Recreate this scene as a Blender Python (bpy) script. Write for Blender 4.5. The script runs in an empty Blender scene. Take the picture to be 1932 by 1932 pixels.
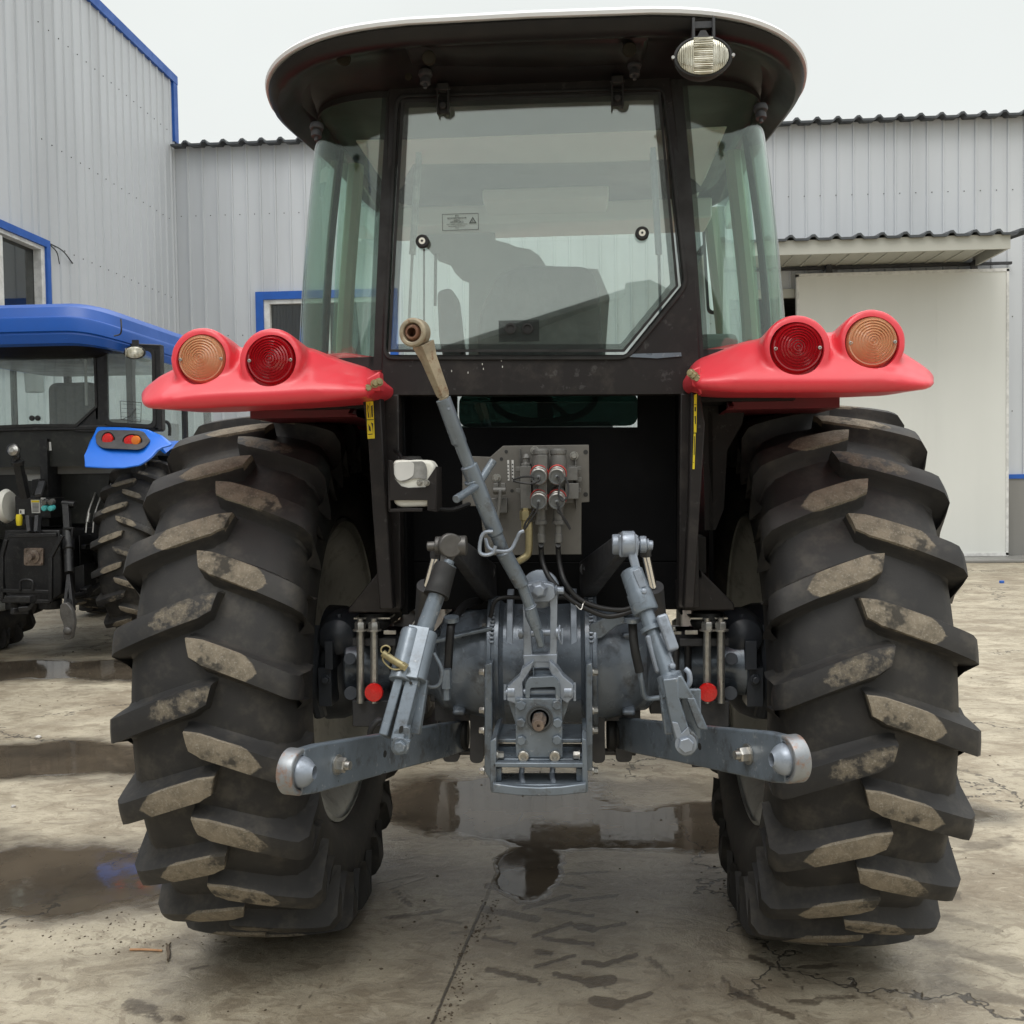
import bpy, bmesh, math, random
from mathutils import Vector, Matrix, Euler
from math import sin, cos, pi, sqrt, radians
random.seed(7)
SC = bpy.context.scene
COL = SC.collection
V = Vector
# ---------------------------------------------------------------- camera
F = 1930.0; CAMX = .11; CAMH = 1.43
YAW = math.atan(130 / F); PIT = radians(2.02); ROLL = -.0145
RM = (Matrix.Rotation(YAW, 3, 'Z') @ Matrix.Rotation(pi / 2 - PIT, 3, 'X') @ Matrix.Rotation(ROLL, 3, 'Z'))
CAMP = V((CAMX, 0, CAMH))
cd = bpy.data.cameras.new('camera'); cam = bpy.data.objects.new('camera', cd); COL.objects.link(cam)
cam.location = CAMP; cam.rotation_euler = RM.to_euler()
cd.sensor_width = 36; cd.lens = 36 * F / 1932; cd.clip_end = 3000; cd.clip_start = .05
SC.camera = cam

def ray(u, v): return RM @ V(((u - 966) / F, -(v - 966) / F, -1))
def at(u, v, Y):
    "point of the survey: where a sight line meets the plane Y metres from the camera"
    r = ray(u, v); return CAMP + r * (Y / r.y)
def ground(u, v, z=0):
    r = ray(u, v); return CAMP + r * ((z - CAMH) / r.z)
def wallx(u, v, X):
    r = ray(u, v); return CAMP + r * ((X - CAMX) / r.x)

# ---------------------------------------------------------------- mesh helpers
def BM(): return bmesh.new()
def face(bm, vs, mi=0):
    try:
        f = bm.faces.new(vs); f.material_index = mi; f.smooth = True; return f
    except ValueError: return None
def box(bm, c, s, rot=None, mi=0):
    c = V(c); hx, hy, hz = s[0] / 2, s[1] / 2, s[2] / 2
    vs = []
    for x in (-hx, hx):
        for y in (-hy, hy):
            for z in (-hz, hz):
                p = V((x, y, z))
                if rot is not None: p = rot @ p
                vs.append(bm.verts.new(c + p))
    for q in ((0,1,3,2),(4,6,7,5),(0,4,5,1),(2,3,7,6),(0,2,6,4),(1,5,7,3)):
        face(bm, [vs[i] for i in q], mi)
def box2(bm, a, b, mi=0):
    a = V(a); b = V(b); box(bm, (a + b) / 2, [abs(b[i] - a[i]) for i in range(3)], None, mi)
def frame_of(d):
    d = V(d).normalized(); up = V((0, 0, 1)) if abs(d.z) < .95 else V((0, 1, 0))
    a = d.cross(up).normalized(); b = d.cross(a).normalized()
    return a, b, d
def ringv(bm, c, a, b, r, n, ph=0):
    return [bm.verts.new(c + a * (r * cos(ph + 2 * pi * i / n)) + b * (r * sin(ph + 2 * pi * i / n))) for i in range(n)]
def bridge(bm, r0, r1, mi=0, close=True):
    n = len(r0)
    for i in range(n if close else n - 1):
        j = (i + 1) % n; face(bm, (r0[i], r0[j], r1[j], r1[i]), mi)
def lathe(bm, o, d, prof, n=32, mi=0, caps=True, ph=0):
    "prof: list of (radius, height along d)"
    a, b, d = frame_of(d); o = V(o); prev = None; first = None
    for r, h in prof:
        if r < 1e-5: cur = [bm.verts.new(o + d * h)]
        else: cur = ringv(bm, o + d * h, a, b, r, n, ph)
        if prev is None: first = cur
        else:
            if len(prev) == 1 and len(cur) > 1:
                for i in range(n): face(bm, (prev[0], cur[(i + 1) % n], cur[i]), mi)
            elif len(cur) == 1 and len(prev) > 1:
                for i in range(n): face(bm, (prev[i], prev[(i + 1) % n], cur[0]), mi)
            elif len(cur) > 1: bridge(bm, prev, cur, mi)
        prev = cur
    if caps:
        if len(first) > 1: face(bm, list(reversed(first)), mi)
        if len(prev) > 1: face(bm, prev, mi)
def cyl(bm, p0, p1, r, r1=None, n=20, mi=0, ph=0):
    p0 = V(p0); p1 = V(p1); r1 = r if r1 is None else r1
    lathe(bm, p0, p1 - p0, [(r, 0), (r1, (p1 - p0).length)], n, mi, True, ph)
def hexn(bm, p, d, r=.012, h=.008, mi=0, washer=True):
    d = V(d).normalized(); p = V(p)
    if washer: lathe(bm, p, d, [(r * 1.35, 0), (r * 1.35, h * .2)], 20, mi)
    lathe(bm, p + d * h * .2, d, [(r, 0), (r, h * .85), (r * .86, h)], 6, mi, True, .3)
def smooth_path(pts, k=6):
    pts = [V(p) for p in pts]
    if len(pts) < 3: return pts
    out = []
    P = [pts[0] * 2 - pts[1]] + pts + [pts[-1] * 2 - pts[-2]]
    for i in range(1, len(P) - 2):
        for j in range(k):
            t = j / k; a, b, c, d = P[i-1], P[i], P[i+1], P[i+2]
            out.append(.5 * ((2 * b) + (c - a) * t + (2*a - 5*b + 4*c - d) * t*t + (3*b - a - 3*c + d) * t**3))
    out.append(pts[-1]); return out
def tube(bm, pts, r, n=10, mi=0, k=6, rs=None):
    pts = smooth_path(pts, k) if k else [V(p) for p in pts]
    prev = None; d0 = (pts[1] - pts[0]).normalized(); a, b, _ = frame_of(d0)
    for i, p in enumerate(pts):
        d = (pts[min(i + 1, len(pts) - 1)] - pts[max(i - 1, 0)]).normalized()
        a = (a - d * a.dot(d)).normalized(); b = d.cross(a)
        rr = rs[min(len(rs)-1, int(i * len(rs) / len(pts)))] if rs else r
        cur = ringv(bm, p, a, b, rr, n)
        if prev: bridge(bm, prev, cur, mi)
        else: face(bm, list(reversed(cur)), mi)
        prev = cur
    face(bm, prev, mi)
def prism(bm, pts, vec, mi=0):
    "extrude a closed polygon of 3D points along vec"
    vec = V(vec); a = [bm.verts.new(V(p)) for p in pts]; b = [bm.verts.new(V(p) + vec) for p in pts]
    face(bm, list(reversed(a)), mi); face(bm, b, mi); bridge(bm, a, b, mi)
def ring_prism(bm, outer, inner, vec, mi=0):
    vec = V(vec)
    o0 = [bm.verts.new(V(p)) for p in outer]; i0 = [bm.verts.new(V(p)) for p in inner]
    o1 = [bm.verts.new(V(p) + vec) for p in outer]; i1 = [bm.verts.new(V(p) + vec) for p in inner]
    bridge(bm, o0, i0, mi); bridge(bm, i1, o1, mi); bridge(bm, o1, o0, mi); bridge(bm, i0, i1, mi)
def rounded(pts, r, k=5):
    "round the corners of a 3D polygon"
    pts = [V(p) for p in pts]; out = []; n = len(pts)
    for i in range(n):
        p, a, b = pts[i], pts[i - 1], pts[(i + 1) % n]
        ra = r[i] if isinstance(r, (list, tuple)) else r
        da = (a - p); db = (b - p); q = min(ra, da.length * .45, db.length * .45)
        s = p + da.normalized() * q; e = p + db.normalized() * q
        for j in range(k + 1):
            t = j / k; out.append(s * (1 - t)**2 + p * 2 * t * (1 - t) + e * t * t)
    return out
def pxs(L, Y): return [at(u, v, Y) for u, v in L]
def loft(bm, rings, mi=0, caps=True, close=True):
    R_ = [[bm.verts.new(V(p)) for p in r] for r in rings]
    for a, b in zip(R_, R_[1:]): bridge(bm, a, b, mi, close)
    if caps and close: face(bm, list(reversed(R_[0])), mi); face(bm, R_[-1], mi)
    return R_

# ---------------------------------------------------------------- objects
WLOC = {}
def link(name, me, parent=None, loc=None):
    o = bpy.data.objects.new(name, me); COL.objects.link(o)
    o.parent = parent; base = WLOC[parent] if parent is not None else V((0, 0, 0))
    loc = V(loc); o.location = loc - base; WLOC[o] = loc; return o
def obj(name, bm, mats, parent=None, bev=0, seg=2, angle=35, label=None, recalc=True):
    if recalc: bmesh.ops.recalc_face_normals(bm, faces=bm.faces)
    me = bpy.data.meshes.new(name)
    lo = V((1e9,)*3); hi = V((-1e9,)*3)
    for v in bm.verts:
        for i in range(3): lo[i] = min(lo[i], v.co[i]); hi[i] = max(hi[i], v.co[i])
    c = (lo + hi) / 2
    if parent is None: c.z = lo.z
    bmesh.ops.translate(bm, verts=bm.verts, vec=-c)
    bm.to_mesh(me); bm.free()
    for p in me.polygons: p.use_smooth = True
    me.set_sharp_from_angle(angle=radians(angle))
    for m in (mats if isinstance(mats, (list, tuple)) else [mats]): me.materials.append(m)
    o = link(name, me, parent, c)
    if bev:
        b = o.modifiers.new('bevel', 'BEVEL'); b.width = bev; b.segments = seg; b.limit_method = 'ANGLE'; b.angle_limit = radians(40)
        b.harden_normals = False
    if label: o['label'] = label
    return o
def thing(name, label, cat, loc, group=None):
    o = bpy.data.objects.new(name, None); COL.objects.link(o); o.location = loc; WLOC[o] = V(loc)
    o.empty_display_size = .2; o['label'] = label; o['category'] = cat
    if group: o['group'] = group
    return o
def tag(o, label=None, cat=None, group=None, kind=None):
    if label: o['label'] = label
    if cat: o['category'] = cat
    if group: o['group'] = group
    if kind: o['kind'] = kind
    return o
def baked(o):
    "replace the mesh by its evaluated (modified) one"
    dg = bpy.context.evaluated_depsgraph_get(); dg.update()
    me = bpy.data.meshes.new_from_object(o.evaluated_get(dg))
    o.modifiers.clear(); o.data = me; return o

# ---------------------------------------------------------------- materials
class NT:
    def __init__(s, name):
        s.m = bpy.data.materials.new(name); s.m.use_nodes = True; s.t = s.m.node_tree; s.t.nodes.clear()
        s.out = s.N('ShaderNodeOutputMaterial')
    def N(s, t, **kw):
        n = s.t.nodes.new(t)
        for k, v in kw.items():
            if k.startswith('_'): setattr(n, k[1:], v)
            else: s.set(n, k, v)
        return n
    def set(s, n, k, v):
        i = n.inputs[int(k[1:])] if k[0] == 'i' and k[1:].isdigit() else n.inputs[k.replace('__', ' ')]
        if isinstance(v, bpy.types.NodeSocket): s.t.links.new(v, i)
        elif isinstance(v, (tuple, list)) and len(v) == 3 and i.type == 'RGBA': i.default_value = (*v, 1)
        else: i.default_value = v
    def M(s, op, a, b=0.0, c=None, clamp=False):
        n = s.N('ShaderNodeMath', _operation=op, _use_clamp=clamp); s.set(n, 'i0', a); s.set(n, 'i1', b)
        if c is not None: s.set(n, 'i2', c)
        return n.outputs[0]
    def mix(s, f, a, b, mode='MIX'):
        n = s.N('ShaderNodeMix', _data_type='RGBA', _blend_type=mode); s.set(n, 'i0', f); s.set(n, 'i6', a); s.set(n, 'i7', b)
        return n.outputs[2]
    def noise(s, scale, detail=4, rough=.55, vec=None, dist=0, out=0):
        n = s.N('ShaderNodeTexNoise', Scale=scale, Detail=min(detail, 4), Roughness=rough, Distortion=dist)
        if vec is not None: s.set(n, 'Vector', vec)
        return n.outputs[out]
    def ramp(s, f, lo, hi, a=0., b=1.):
        n = s.N('ShaderNodeMapRange', _interpolation_type='SMOOTHSTEP')
        for i, v in enumerate((f, lo, hi, a, b)): s.set(n, 'i%d' % i, v)
        return n.outputs[0]
    def vec(s, v, scale=(1, 1, 1), loc=(0, 0, 0), rot=(0, 0, 0)):
        n = s.N('ShaderNodeMapping'); s.set(n, 'Vector', v)
        n.inputs['Scale'].default_value = scale; n.inputs['Location'].default_value = loc; n.inputs['Rotation'].default_value = rot
        return n.outputs[0]
    def bump(s, h, st=.3, d=.01, nrm=None):
        n = s.N('ShaderNodeBump', Strength=st, Distance=d, Height=h)
        if nrm is not None: s.set(n, 'Normal', nrm)
        return n.outputs[0]
    def pos(s): return s.N('ShaderNodeNewGeometry').outputs['Position']
    def ob(s): return s.N('ShaderNodeTexCoord').outputs['Object']
    def bsdf(s, **kw):
        b = s.N('ShaderNodeBsdfPrincipled', **kw); s.t.links.new(b.outputs[0], s.out.inputs[0]); return b
MATS = {}
def paint(name, col, rough=.4, metal=0, var=.25, vs=9, bump=.08, bs=60, coat=0, dirt=None, dirt_amt=.35, wear=None, wear_amt=.3, spec=.5, updust=None):
    t = NT(name); p = t.pos()
    n1 = t.noise(vs, 3, .6, p); n2 = t.noise(bs, 2, .6, p)
    c = t.mix(t.ramp(n1, .35, .7), col, tuple(x * (1 - var) for x in col))
    if dirt:
        f = t.M('MULTIPLY', t.ramp(t.noise(vs * 2.3, 6, .7, p), .5, .72), dirt_amt)
        c = t.mix(f, c, dirt)
    if wear:
        f = t.M('MULTIPLY', t.ramp(t.noise(vs * 6, 6, .75, t.vec(p, (1, 1, 1), (3, 5, 1))), .6, .68), wear_amt)
        c = t.mix(f, c, wear)
    if updust:
        nz = t.N('ShaderNodeSeparateXYZ', Vector=t.N('ShaderNodeNewGeometry').outputs['Normal']).outputs[2]
        c = t.mix(t.M('MULTIPLY', t.ramp(nz, .2, .9), t.M('MULTIPLY', t.ramp(n1, .3, .6), .6)), c, updust)
    r = t.ramp(n1, .2, .8, rough * .8, min(1, rough * 1.3))
    b = t.bsdf(**{'Base Color': c, 'Roughness': r, 'Metallic': metal, 'Coat Weight': coat, 'Coat Roughness': .15, 'Specular IOR Level': spec,
                  'Normal': t.bump(t.M('ADD', n1, t.M('MULTIPLY', n2, .4)), bump, .004)})
    MATS[name] = t.m; return t.m
implement = paint('implement_grey_paint', (.175, .21, .25), .30, .3, .22, 7, .28, 90, .1, (.055, .05, .045), .75, (.36, .38, .40), .6)
implement2 = paint('casting_grey_paint', (.165, .195, .235), .28, .3, .25, 6, .4, 50, .2, (.05, .048, .046), .75, (.34, .37, .40), .4)  # even blue-grey base colour of the axle castings
bracket_p = paint('bracket_silver_paint', (.30, .34, .40), .34, .35, .2, 10, .3, 60, .1, (.08, .08, .08), .5)
dark_cast = paint('dark_cast_iron', (.045, .046, .05), .5, .2, .3, 12, .3, 80, 0, (.09, .08, .07), .35)
black_frame = paint('black_brown_frame', (.016, .0135, .0135), .5, 0, .25, 5, .05, 200, .1, (.06, .052, .045), .35, (.5, .5, .5), .06, spec=.3)
black_panel = paint('black_back_panel', (.003, .0032, .004), .55, 0, .3, 4, .05, 150, 0, (.008, .008, .008), .3, None, spec=.12)
black_rubber = paint('black_rubber', (.014, .014, .014), .65, 0, .2, 15, .1, 120)
roof_black = paint('roof_underside_black', (.0085, .008, .0085), .40, 0, .2, 4, .1, 120, 0, (.022, .019, .016), .4, spec=.3)
roof_white = paint('roof_white', (.72, .73, .74), .4, 0, .05, 3, .02)
plug_brown = paint('roof_plug', (.022, .019, .013), .8, spec=.1)
olive = paint('valve_plate_grey', (.135, .128, .115), .45, .1, .15, 8, .12, 90, 0, (.07, .065, .06), .4)
valve_p = paint('valve_block_grey', (.15, .148, .14), .42, .25, .2, 14, .2, 90, 0, (.06, .06, .055), .5)
steel = paint('zinc_steel', (.5, .49, .46), .32, .85, .3, 30, .15, 150, 0, (.25, .2, .15), .5)
chrome = paint('chrome_rod', (.8, .8, .8), .1, 1, .05, 5, .0)
brass = paint('yellow_zinc', (.42, .36, .2), .38, .7, .3, 20, .15, 100, 0, (.2, .16, .1), .5)
rusty = paint('bare_rusty_end', (.42, .36, .26), .5, .35, .3, 25, .3, 80, 0, (.20, .085, .04), .9)
rust_shaft = paint('rusty_shaft', (.27, .21, .17), .5, .6, .4, 30, .3, 60, 0, (.35, .33, .3), .5)
red_paint = paint('red_fender_plastic', (.71, .042, .06), .38, 0, .06, 3, .03, 150, .18, (.62, .09, .10), .25)
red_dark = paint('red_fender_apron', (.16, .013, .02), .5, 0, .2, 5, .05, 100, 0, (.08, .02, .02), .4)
blue_paint = paint('blue_tractor_paint', (.006, .085, .40), .36, 0, .1, 3, .02, 150, .05)
blue_light = paint('blue_fender_paint', (.012, .16, .72), .32, 0, .08, 3, .02, 150, .25)
blue_trim = paint('blue_building_trim', (.012, .10, .44), .45, 0, .15, 4, .03)
tractor_black = paint('blue_tractor_black_parts', (.010, .010, .011), .42, .1, .3, 10, .15, 80, 0, (.05, .048, .045), .4, (.25, .25, .25), .15)
dirty_plate = paint('black_plate_dusty', (.016, .017, .015), .35, 0, .4, 5, .08, 90, 0, (.05, .05, .04), .5)
white_plastic = paint('white_plastic', (.78, .77, .70), .4, 0, .06, 6, .03)
cloudy = paint('cloudy_window', (.30, .30, .29), .4, 0, .5, 25, .02)
yellow_s = paint('yellow_sticker', (.75, .60, .02), .45, 0, .08)
white_s = paint('white_sticker', (.62, .62, .60), .5, 0, .15)
ink = paint('black_ink', (.02, .02, .02), .5)
red_reflect = paint('red_reflector', (.65, .01, .008), .25, 0, .2, 60, .3, 300, .4)
red_cap = paint('red_cap_ring', (.55, .05, .04), .4)
cyan_cap = paint('teal_cap', (.10, .55, .55), .45)
white_frame = paint('white_window_frame', (.72, .72, .70), .45)
trim_interior = paint('interior_grey', (.22, .225, .22), .8, 0, .15, 4)
headliner = paint('headliner', (.62, .63, .61), .85, 0, .08, 3)
seat_m = paint('seat_fabric', (.085, .088, .09), .85, 0, .15, 30, .2)
pillar_int = paint('green_grey_pillar', (.30, .35, .26), .6, 0, .1, 4)
rim_m = paint('wheel_rim_grey', (.52, .53, .50), .5, .1, .15, 6, .05, 90, 0, (.12, .11, .10), .5)
wood_m = paint('stick_wood', (.48, .26, .13), .7, 0, .25, 40, .3)
twig_m = paint('twig_bark', (.10, .075, .05), .85, 0, .3, 60, .5)
pebble_m = paint('pale_pebble', (.6, .58, .55), .8)
bluecap_m = paint('blue_cap', (.02, .12, .5), .4)
hose_m = paint('black_hose', (.012, .012, .013), .45, 0, .2, 40, .15, 400)

def glass(name, tint=(.74, .86, .80), refl=1.0, dust=.05, dcol=(.5, .53, .5), base=.05):
    t = NT(name); p = t.pos()
    ge = t.N('ShaderNodeNewGeometry'); dp = t.N('ShaderNodeVectorMath', _operation='DOT_PRODUCT'); t.set(dp, 'i0', ge.outputs['Incoming']); t.set(dp, 'i1', ge.outputs['Normal'])
    fr = t.M('ADD', .04, t.M('MULTIPLY', .96, t.M('POWER', t.M('SUBTRACT', 1.0, t.M('ABSOLUTE', dp.outputs['Value']), clamp=True), 5.0)))
    f = t.M('ADD', t.M('MULTIPLY', fr, refl), base, clamp=True)
    tr = t.N('ShaderNodeBsdfTransparent', Color=tint)
    gl = t.N('ShaderNodeBsdfGlossy', Color=(.95, .98, .96), Roughness=.015)
    df = t.N('ShaderNodeBsdfDiffuse', Color=dcol)
    m1 = t.N('ShaderNodeMixShader', i0=f, i1=tr.outputs[0], i2=gl.outputs[0])
    n = t.ramp(t.noise(3.5, 5, .65, p), .3, .8, dust * .5, dust * 1.6)
    m2 = t.N('ShaderNodeMixShader', i0=n, i1=m1.outputs[0], i2=df.outputs[0])
    t.t.links.new(m2.outputs[0], t.out.inputs[0]); return t.m
glass_rear = glass('rear_window_glass', (.94, .995, .965), 1.2, .045, (.70, .76, .71), .11)
glass_side = glass('corner_glass', (.86, .96, .915), 1.0, .012, (.5, .55, .52), .025)
glass_far = glass('far_cab_glass', (.96, .995, .98), .8, .04, base=.03)
glass_dark = glass('building_window_glass', (.25, .26, .26), 1.3, .05, (.2, .2, .2), .06)
def frit_mat():
    t = NT('ceramic_dot_border'); g = t.ob()
    v = t.vec(g, (1500, 1500, 1500), (0, 0, 0), (0, 0, 0))
    s = t.N('ShaderNodeSeparateXYZ', Vector=v)
    a = t.M('SINE', s.outputs[0]); b = t.M('SINE', s.outputs[2]); k = t.M('GREATER_THAN', t.M('MULTIPLY', a, b), .0)
    d = t.N('ShaderNodeBsdfDiffuse', Color=(.03, .032, .032)); tr = t.N('ShaderNodeBsdfTransparent')
    m = t.N('ShaderNodeMixShader', i0=k, i1=tr.outputs[0], i2=d.outputs[0]); t.t.links.new(m.outputs[0], t.out.inputs[0]); return t.m
frit = frit_mat()
def lens(name, col, coat=.6, trans=.35, rough=.15):
    t = NT(name)
    t.bsdf(**{'Base Color': col, 'Roughness': rough, 'Transmission Weight': trans, 'IOR': 1.45, 'Coat Weight': coat, 'Coat Roughness': .03}); return t.m
lens_red = lens('red_lens', (.40, .006, .012), .6, .25, .08)
lens_amber = lens('peach_lens', (.90, .50, .27), .7, .45, .08)
lens_orange = lens('orange_lens', (.85, .22, .02), .6, .15)
def ribbed_lens():
    t = NT('clear_ribbed_lens'); sp = t.N('ShaderNodeSeparateXYZ', Vector=t.ob()); x, z = sp.outputs[0], sp.outputs[2]
    inner = t.M('LESS_THAN', t.M('ABSOLUTE', x), .021)
    hz = t.M('SINE', t.M('MULTIPLY', z, 1100)); vt = t.M('SINE', t.M('MULTIPLY', x, 1300))
    s_ = t.M('ADD', t.M('MULTIPLY', hz, inner), t.M('MULTIPLY', vt, t.M('SUBTRACT', 1.0, inner)))
    r_ = t.M('SQRT', t.M('ADD', t.M('MULTIPLY', x, x), t.M('MULTIPLY', z, z)))
    c = t.mix(t.ramp(s_, -.6, .6), (.26, .24, .17), (.62, .59, .46)); c = t.mix(t.ramp(r_, .003, .007, 1., 0.), c, (.2, .17, .11))
    c = t.mix(t.ramp(t.noise(30, 2, .5, t.ob()), .4, .6), c, t.mix(.5, c, (.85, .84, .75)))
    t.bsdf(**{'Base Color': c, 'Roughness': .12, 'Coat Weight': .7, 'Metallic': .35, 'Normal': t.bump(s_, .4, .002)}); return t.m
lens_clear = ribbed_lens()

def tyre_mat():
    t = NT('tyre_rubber'); p = t.ob()
    w = t.N('ShaderNodeAttribute', _attribute_name='wear').outputs['Fac']
    n = t.noise(22, 7, .7, p); n2 = t.noise(160, 3, .7, p); n3 = t.noise(3, 5, .6, p); n4 = t.noise(9, 5, .7, t.vec(p, (1, 1, 1), (4, 2, 7)))
    base = t.mix(t.ramp(n3, .3, .75), (.022, .0218, .0225), (.040, .038, .036))
    base = t.mix(t.M('MULTIPLY', t.ramp(n4, .46, .72), .6), base, (.082, .074, .062))
    tan = t.mix(t.ramp(n, .35, .7), (.235, .20, .15), (.13, .112, .085))
    tan = t.mix(t.ramp(n2, .5, .75), tan, (.30, .27, .22))
    tan = t.mix(t.ramp(n4, .56, .66), tan, (.055, .05, .042))
    k = t.ramp(t.M('ADD', w, t.M('MULTIPLY', t.M('SUBTRACT', n, .5), .5)), .46, .58)
    c = t.mix(k, base, tan)
    h = t.M('ADD', t.M('MULTIPLY', n2, .5), t.M('MULTIPLY', n, .8))
    t.bsdf(**{'Base Color': c, 'Roughness': t.M('ADD', .62, t.M('MULTIPLY', k, .25)), 'Specular IOR Level': .35,
              'Normal': t.bump(h, t.M('ADD', .12, t.M('MULTIPLY', k, .35)), .006)})
    return t.m
tyre_m = tyre_mat()

def wall_mat(name, col, streak=.12):
    t = NT(name); p = t.pos()
    s = t.noise(1.2, 5, .6, t.vec(p, (1.2, 1.2, .12))); n = t.noise(.5, 4, .5, p); f = t.noise(14, 3, .6, p)
    c = t.mix(t.ramp(s, .35, .75), col, tuple(x * (1 - streak) for x in col))
    c = t.mix(t.M('MULTIPLY', t.ramp(n, .4, .7), .35), c, tuple(x * .9 for x in col))
    t.bsdf(**{'Base Color': c, 'Roughness': t.ramp(f, .3, .7, .4, .55), 'Normal': t.bump(n, .15, .03)})
    return t.m
wall_m = wall_mat('painted_sheet_wall', (.56, .585, .615), .18)
door_m = wall_mat('white_sliding_door_panel', (.69, .70, .665), .06)
concrete_w = wall_mat('grey_plinth_render', (.23, .225, .21), .3)
canopy_m = wall_mat('canopy_cream_metal', (.46, .46, .41), .1)
roof_sheet = paint('dark_roof_sheet', (.075, .082, .09), .45, .2, .3, 3)
dark_in = paint('dark_interior', (.012, .012, .012), .8)
curtain_m = paint('dark_curtain', (.035, .034, .034), .8)

def ground_mat():
    t = NT('wet_concrete'); p = t.pos()
    sp = t.N('ShaderNodeSeparateXYZ', Vector=p); x, y = sp.outputs[0], sp.outputs[1]
    n_big = t.noise(.55, 4, .5, p); n_mid = t.noise(2.2, 6, .6, p); n_fine = t.noise(18, 6, .65, p); n_grit = t.noise(140, 3, .7, p)
    streak = t.noise(2.6, 6, .62, t.vec(p, (.75, 1.15, 1), (0, 0, 0), (0, 0, .5)), 1.2)
    c = t.mix(t.ramp(n_mid, .3, .7), (.50, .445, .335), (.35, .305, .225))
    c = t.mix(t.M('MULTIPLY', t.ramp(streak, .42, .68), .6), c, (.18, .142, .092))
    c = t.mix(t.M('MULTIPLY', t.ramp(n_fine, .55, .75), .35), c, (.50, .45, .35))
    scr = t.noise(9, 8, .72, t.vec(p, (.8, 1.35, 1), (0, 0, 0), (0, 0, .6)), 1.5)
    c = t.mix(t.M('MULTIPLY', t.ramp(scr, .52, .60), .5), c, (.165, .128, .085))
    c = t.mix(t.M('MULTIPLY', t.ramp(t.noise(1.1, 5, .6, t.vec(p, (1, 1.6, 1), (5, 3, 0))), .48, .64), .5), c, (.19, .145, .095))
    c = t.mix(t.M('MULTIPLY', t.ramp(scr, .34, .44, 1., 0.), .40), c, (.56, .50, .39))
    mot = t.noise(38, 8, .75, p); c = t.mix(t.M('MULTIPLY', t.ramp(mot, .50, .66), .38), c, (.20, .17, .13))
    # pale smeared swirls
    wv = t.N('ShaderNodeTexWave', Scale=.8, Distortion=9, Detail=4); t.set(wv, 'Vector', t.vec(p, (.5, 2.2, 1), (0, 0, 0), (0, 0, .3)))
    c = t.mix(t.M('MULTIPLY', t.ramp(wv.outputs['Fac'], .8, 1), .12), c, (.13, .112, .09))
    gr = t.noise(230, 3, .8, p); c = t.mix(t.M('MULTIPLY', t.ramp(gr, .56, .68), .35), c, (.13, .11, .085)); c = t.mix(t.M('MULTIPLY', t.ramp(gr, .33, .42, 1., 0.), .3), c, (.60, .56, .46))
    # wetness: hand placed puddles, ragged edges
    nx = t.M('MULTIPLY', t.M('SUBTRACT', t.noise(1.6, 5, .6, p), .5), 1.4)
    wet = None
    def ell(cx, cy, rx, ry, k=1.0):
        a = t.M('DIVIDE', t.M('SUBTRACT', x, cx), rx); b = t.M('DIVIDE', t.M('SUBTRACT', y, cy), ry)
        d = t.M('SQRT', t.M('ADD', t.M('MULTIPLY', a, a), t.M('MULTIPLY', b, b)))
        return t.M('MULTIPLY', t.M('SUBTRACT', 1.0, d), k)
    E_ = [(-1.95, 3.52, 1.0, .33), (-2.9, 5.05, 1.5, .36), (-.35, 4.45, .62, .42), (.35, 4.1, .95, .27), (1.0, 4.3, .8, .2),
          (-3.9, 7.5, 2.0, .42), (-3.3, 3.9, 1.0, .2), (-.1, 3.62, .16, .3), (-1.5, 6.2, .5, .3)]
    for e in E_:
        q = ell(*e); wet = q if wet is None else t.M('MAXIMUM', wet, q)
    wet = t.M('ADD', wet, nx)
    pud = t.ramp(wet, .0, .2)
    damp = t.ramp(wet, -.35, .12)
    # damp area under the tractor and behind it, with the tractor's shade painted in
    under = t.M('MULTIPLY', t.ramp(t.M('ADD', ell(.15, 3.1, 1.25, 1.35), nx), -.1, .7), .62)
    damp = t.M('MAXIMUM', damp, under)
    wob = t.noise(3.2, 4, .6, t.vec(p, (1, 1, 1), (2, 8, 1)))
    # muddy lug prints in two tracks
    def prints(cx, half, y0, y1, ph, pit=.23, ang=.55, wd=.33):
        dx = t.M('ADD', t.M('SUBTRACT', x, cx), t.M('MULTIPLY', t.M('SUBTRACT', wob, .5), .28)); ax = t.M('ABSOLUTE', dx)
        yy = t.M('ADD', y, t.M('MULTIPLY', ax, ang)); yy = t.M('ADD', yy, t.M('MULTIPLY', nx, .12))
        side = t.M('MULTIPLY', t.M('GREATER_THAN', dx, 0.), .5)
        fr = t.M('FRACT', t.M('ADD', t.M('ADD', t.M('DIVIDE', yy, pit), side), ph))
        fr = t.M('ADD', fr, t.M('MULTIPLY', t.M('SUBTRACT', t.noise(9, 5, .7, p), .5), .42))
        st = t.M('MULTIPLY', t.ramp(fr, .0, .10), t.ramp(fr, wd, wd + .10, 1., 0.))
        cid = t.M('FLOOR', t.M('ADD', t.M('ADD', t.M('DIVIDE', yy, pit), side), ph + cx))
        wn = t.N('ShaderNodeTexWhiteNoise', _noise_dimensions='2D'); cb_ = t.N('ShaderNodeCombineXYZ'); t.set(cb_, 'i0', cid); t.set(cb_, 'i1', side); t.set(wn, 'Vector', cb_.outputs[0])
        st = t.M('MULTIPLY', st, t.ramp(wn.outputs['Value'], .1, .8, .12, 1.))
        band = t.M('MULTIPLY', t.ramp(ax, half, half + .03, 1., 0.), t.M('GREATER_THAN', ax, .015))
        rng = t.M('MULTIPLY', t.ramp(y, y0 - .15, y0, 0., 1.), t.ramp(y, y1, y1 + .3, 1., 0.))
        rag = t.ramp(t.noise(4.0, 6, .75, t.vec(p, (1, 1, 1), (cx * 9, 2, 0))), .33, .55)
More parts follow.
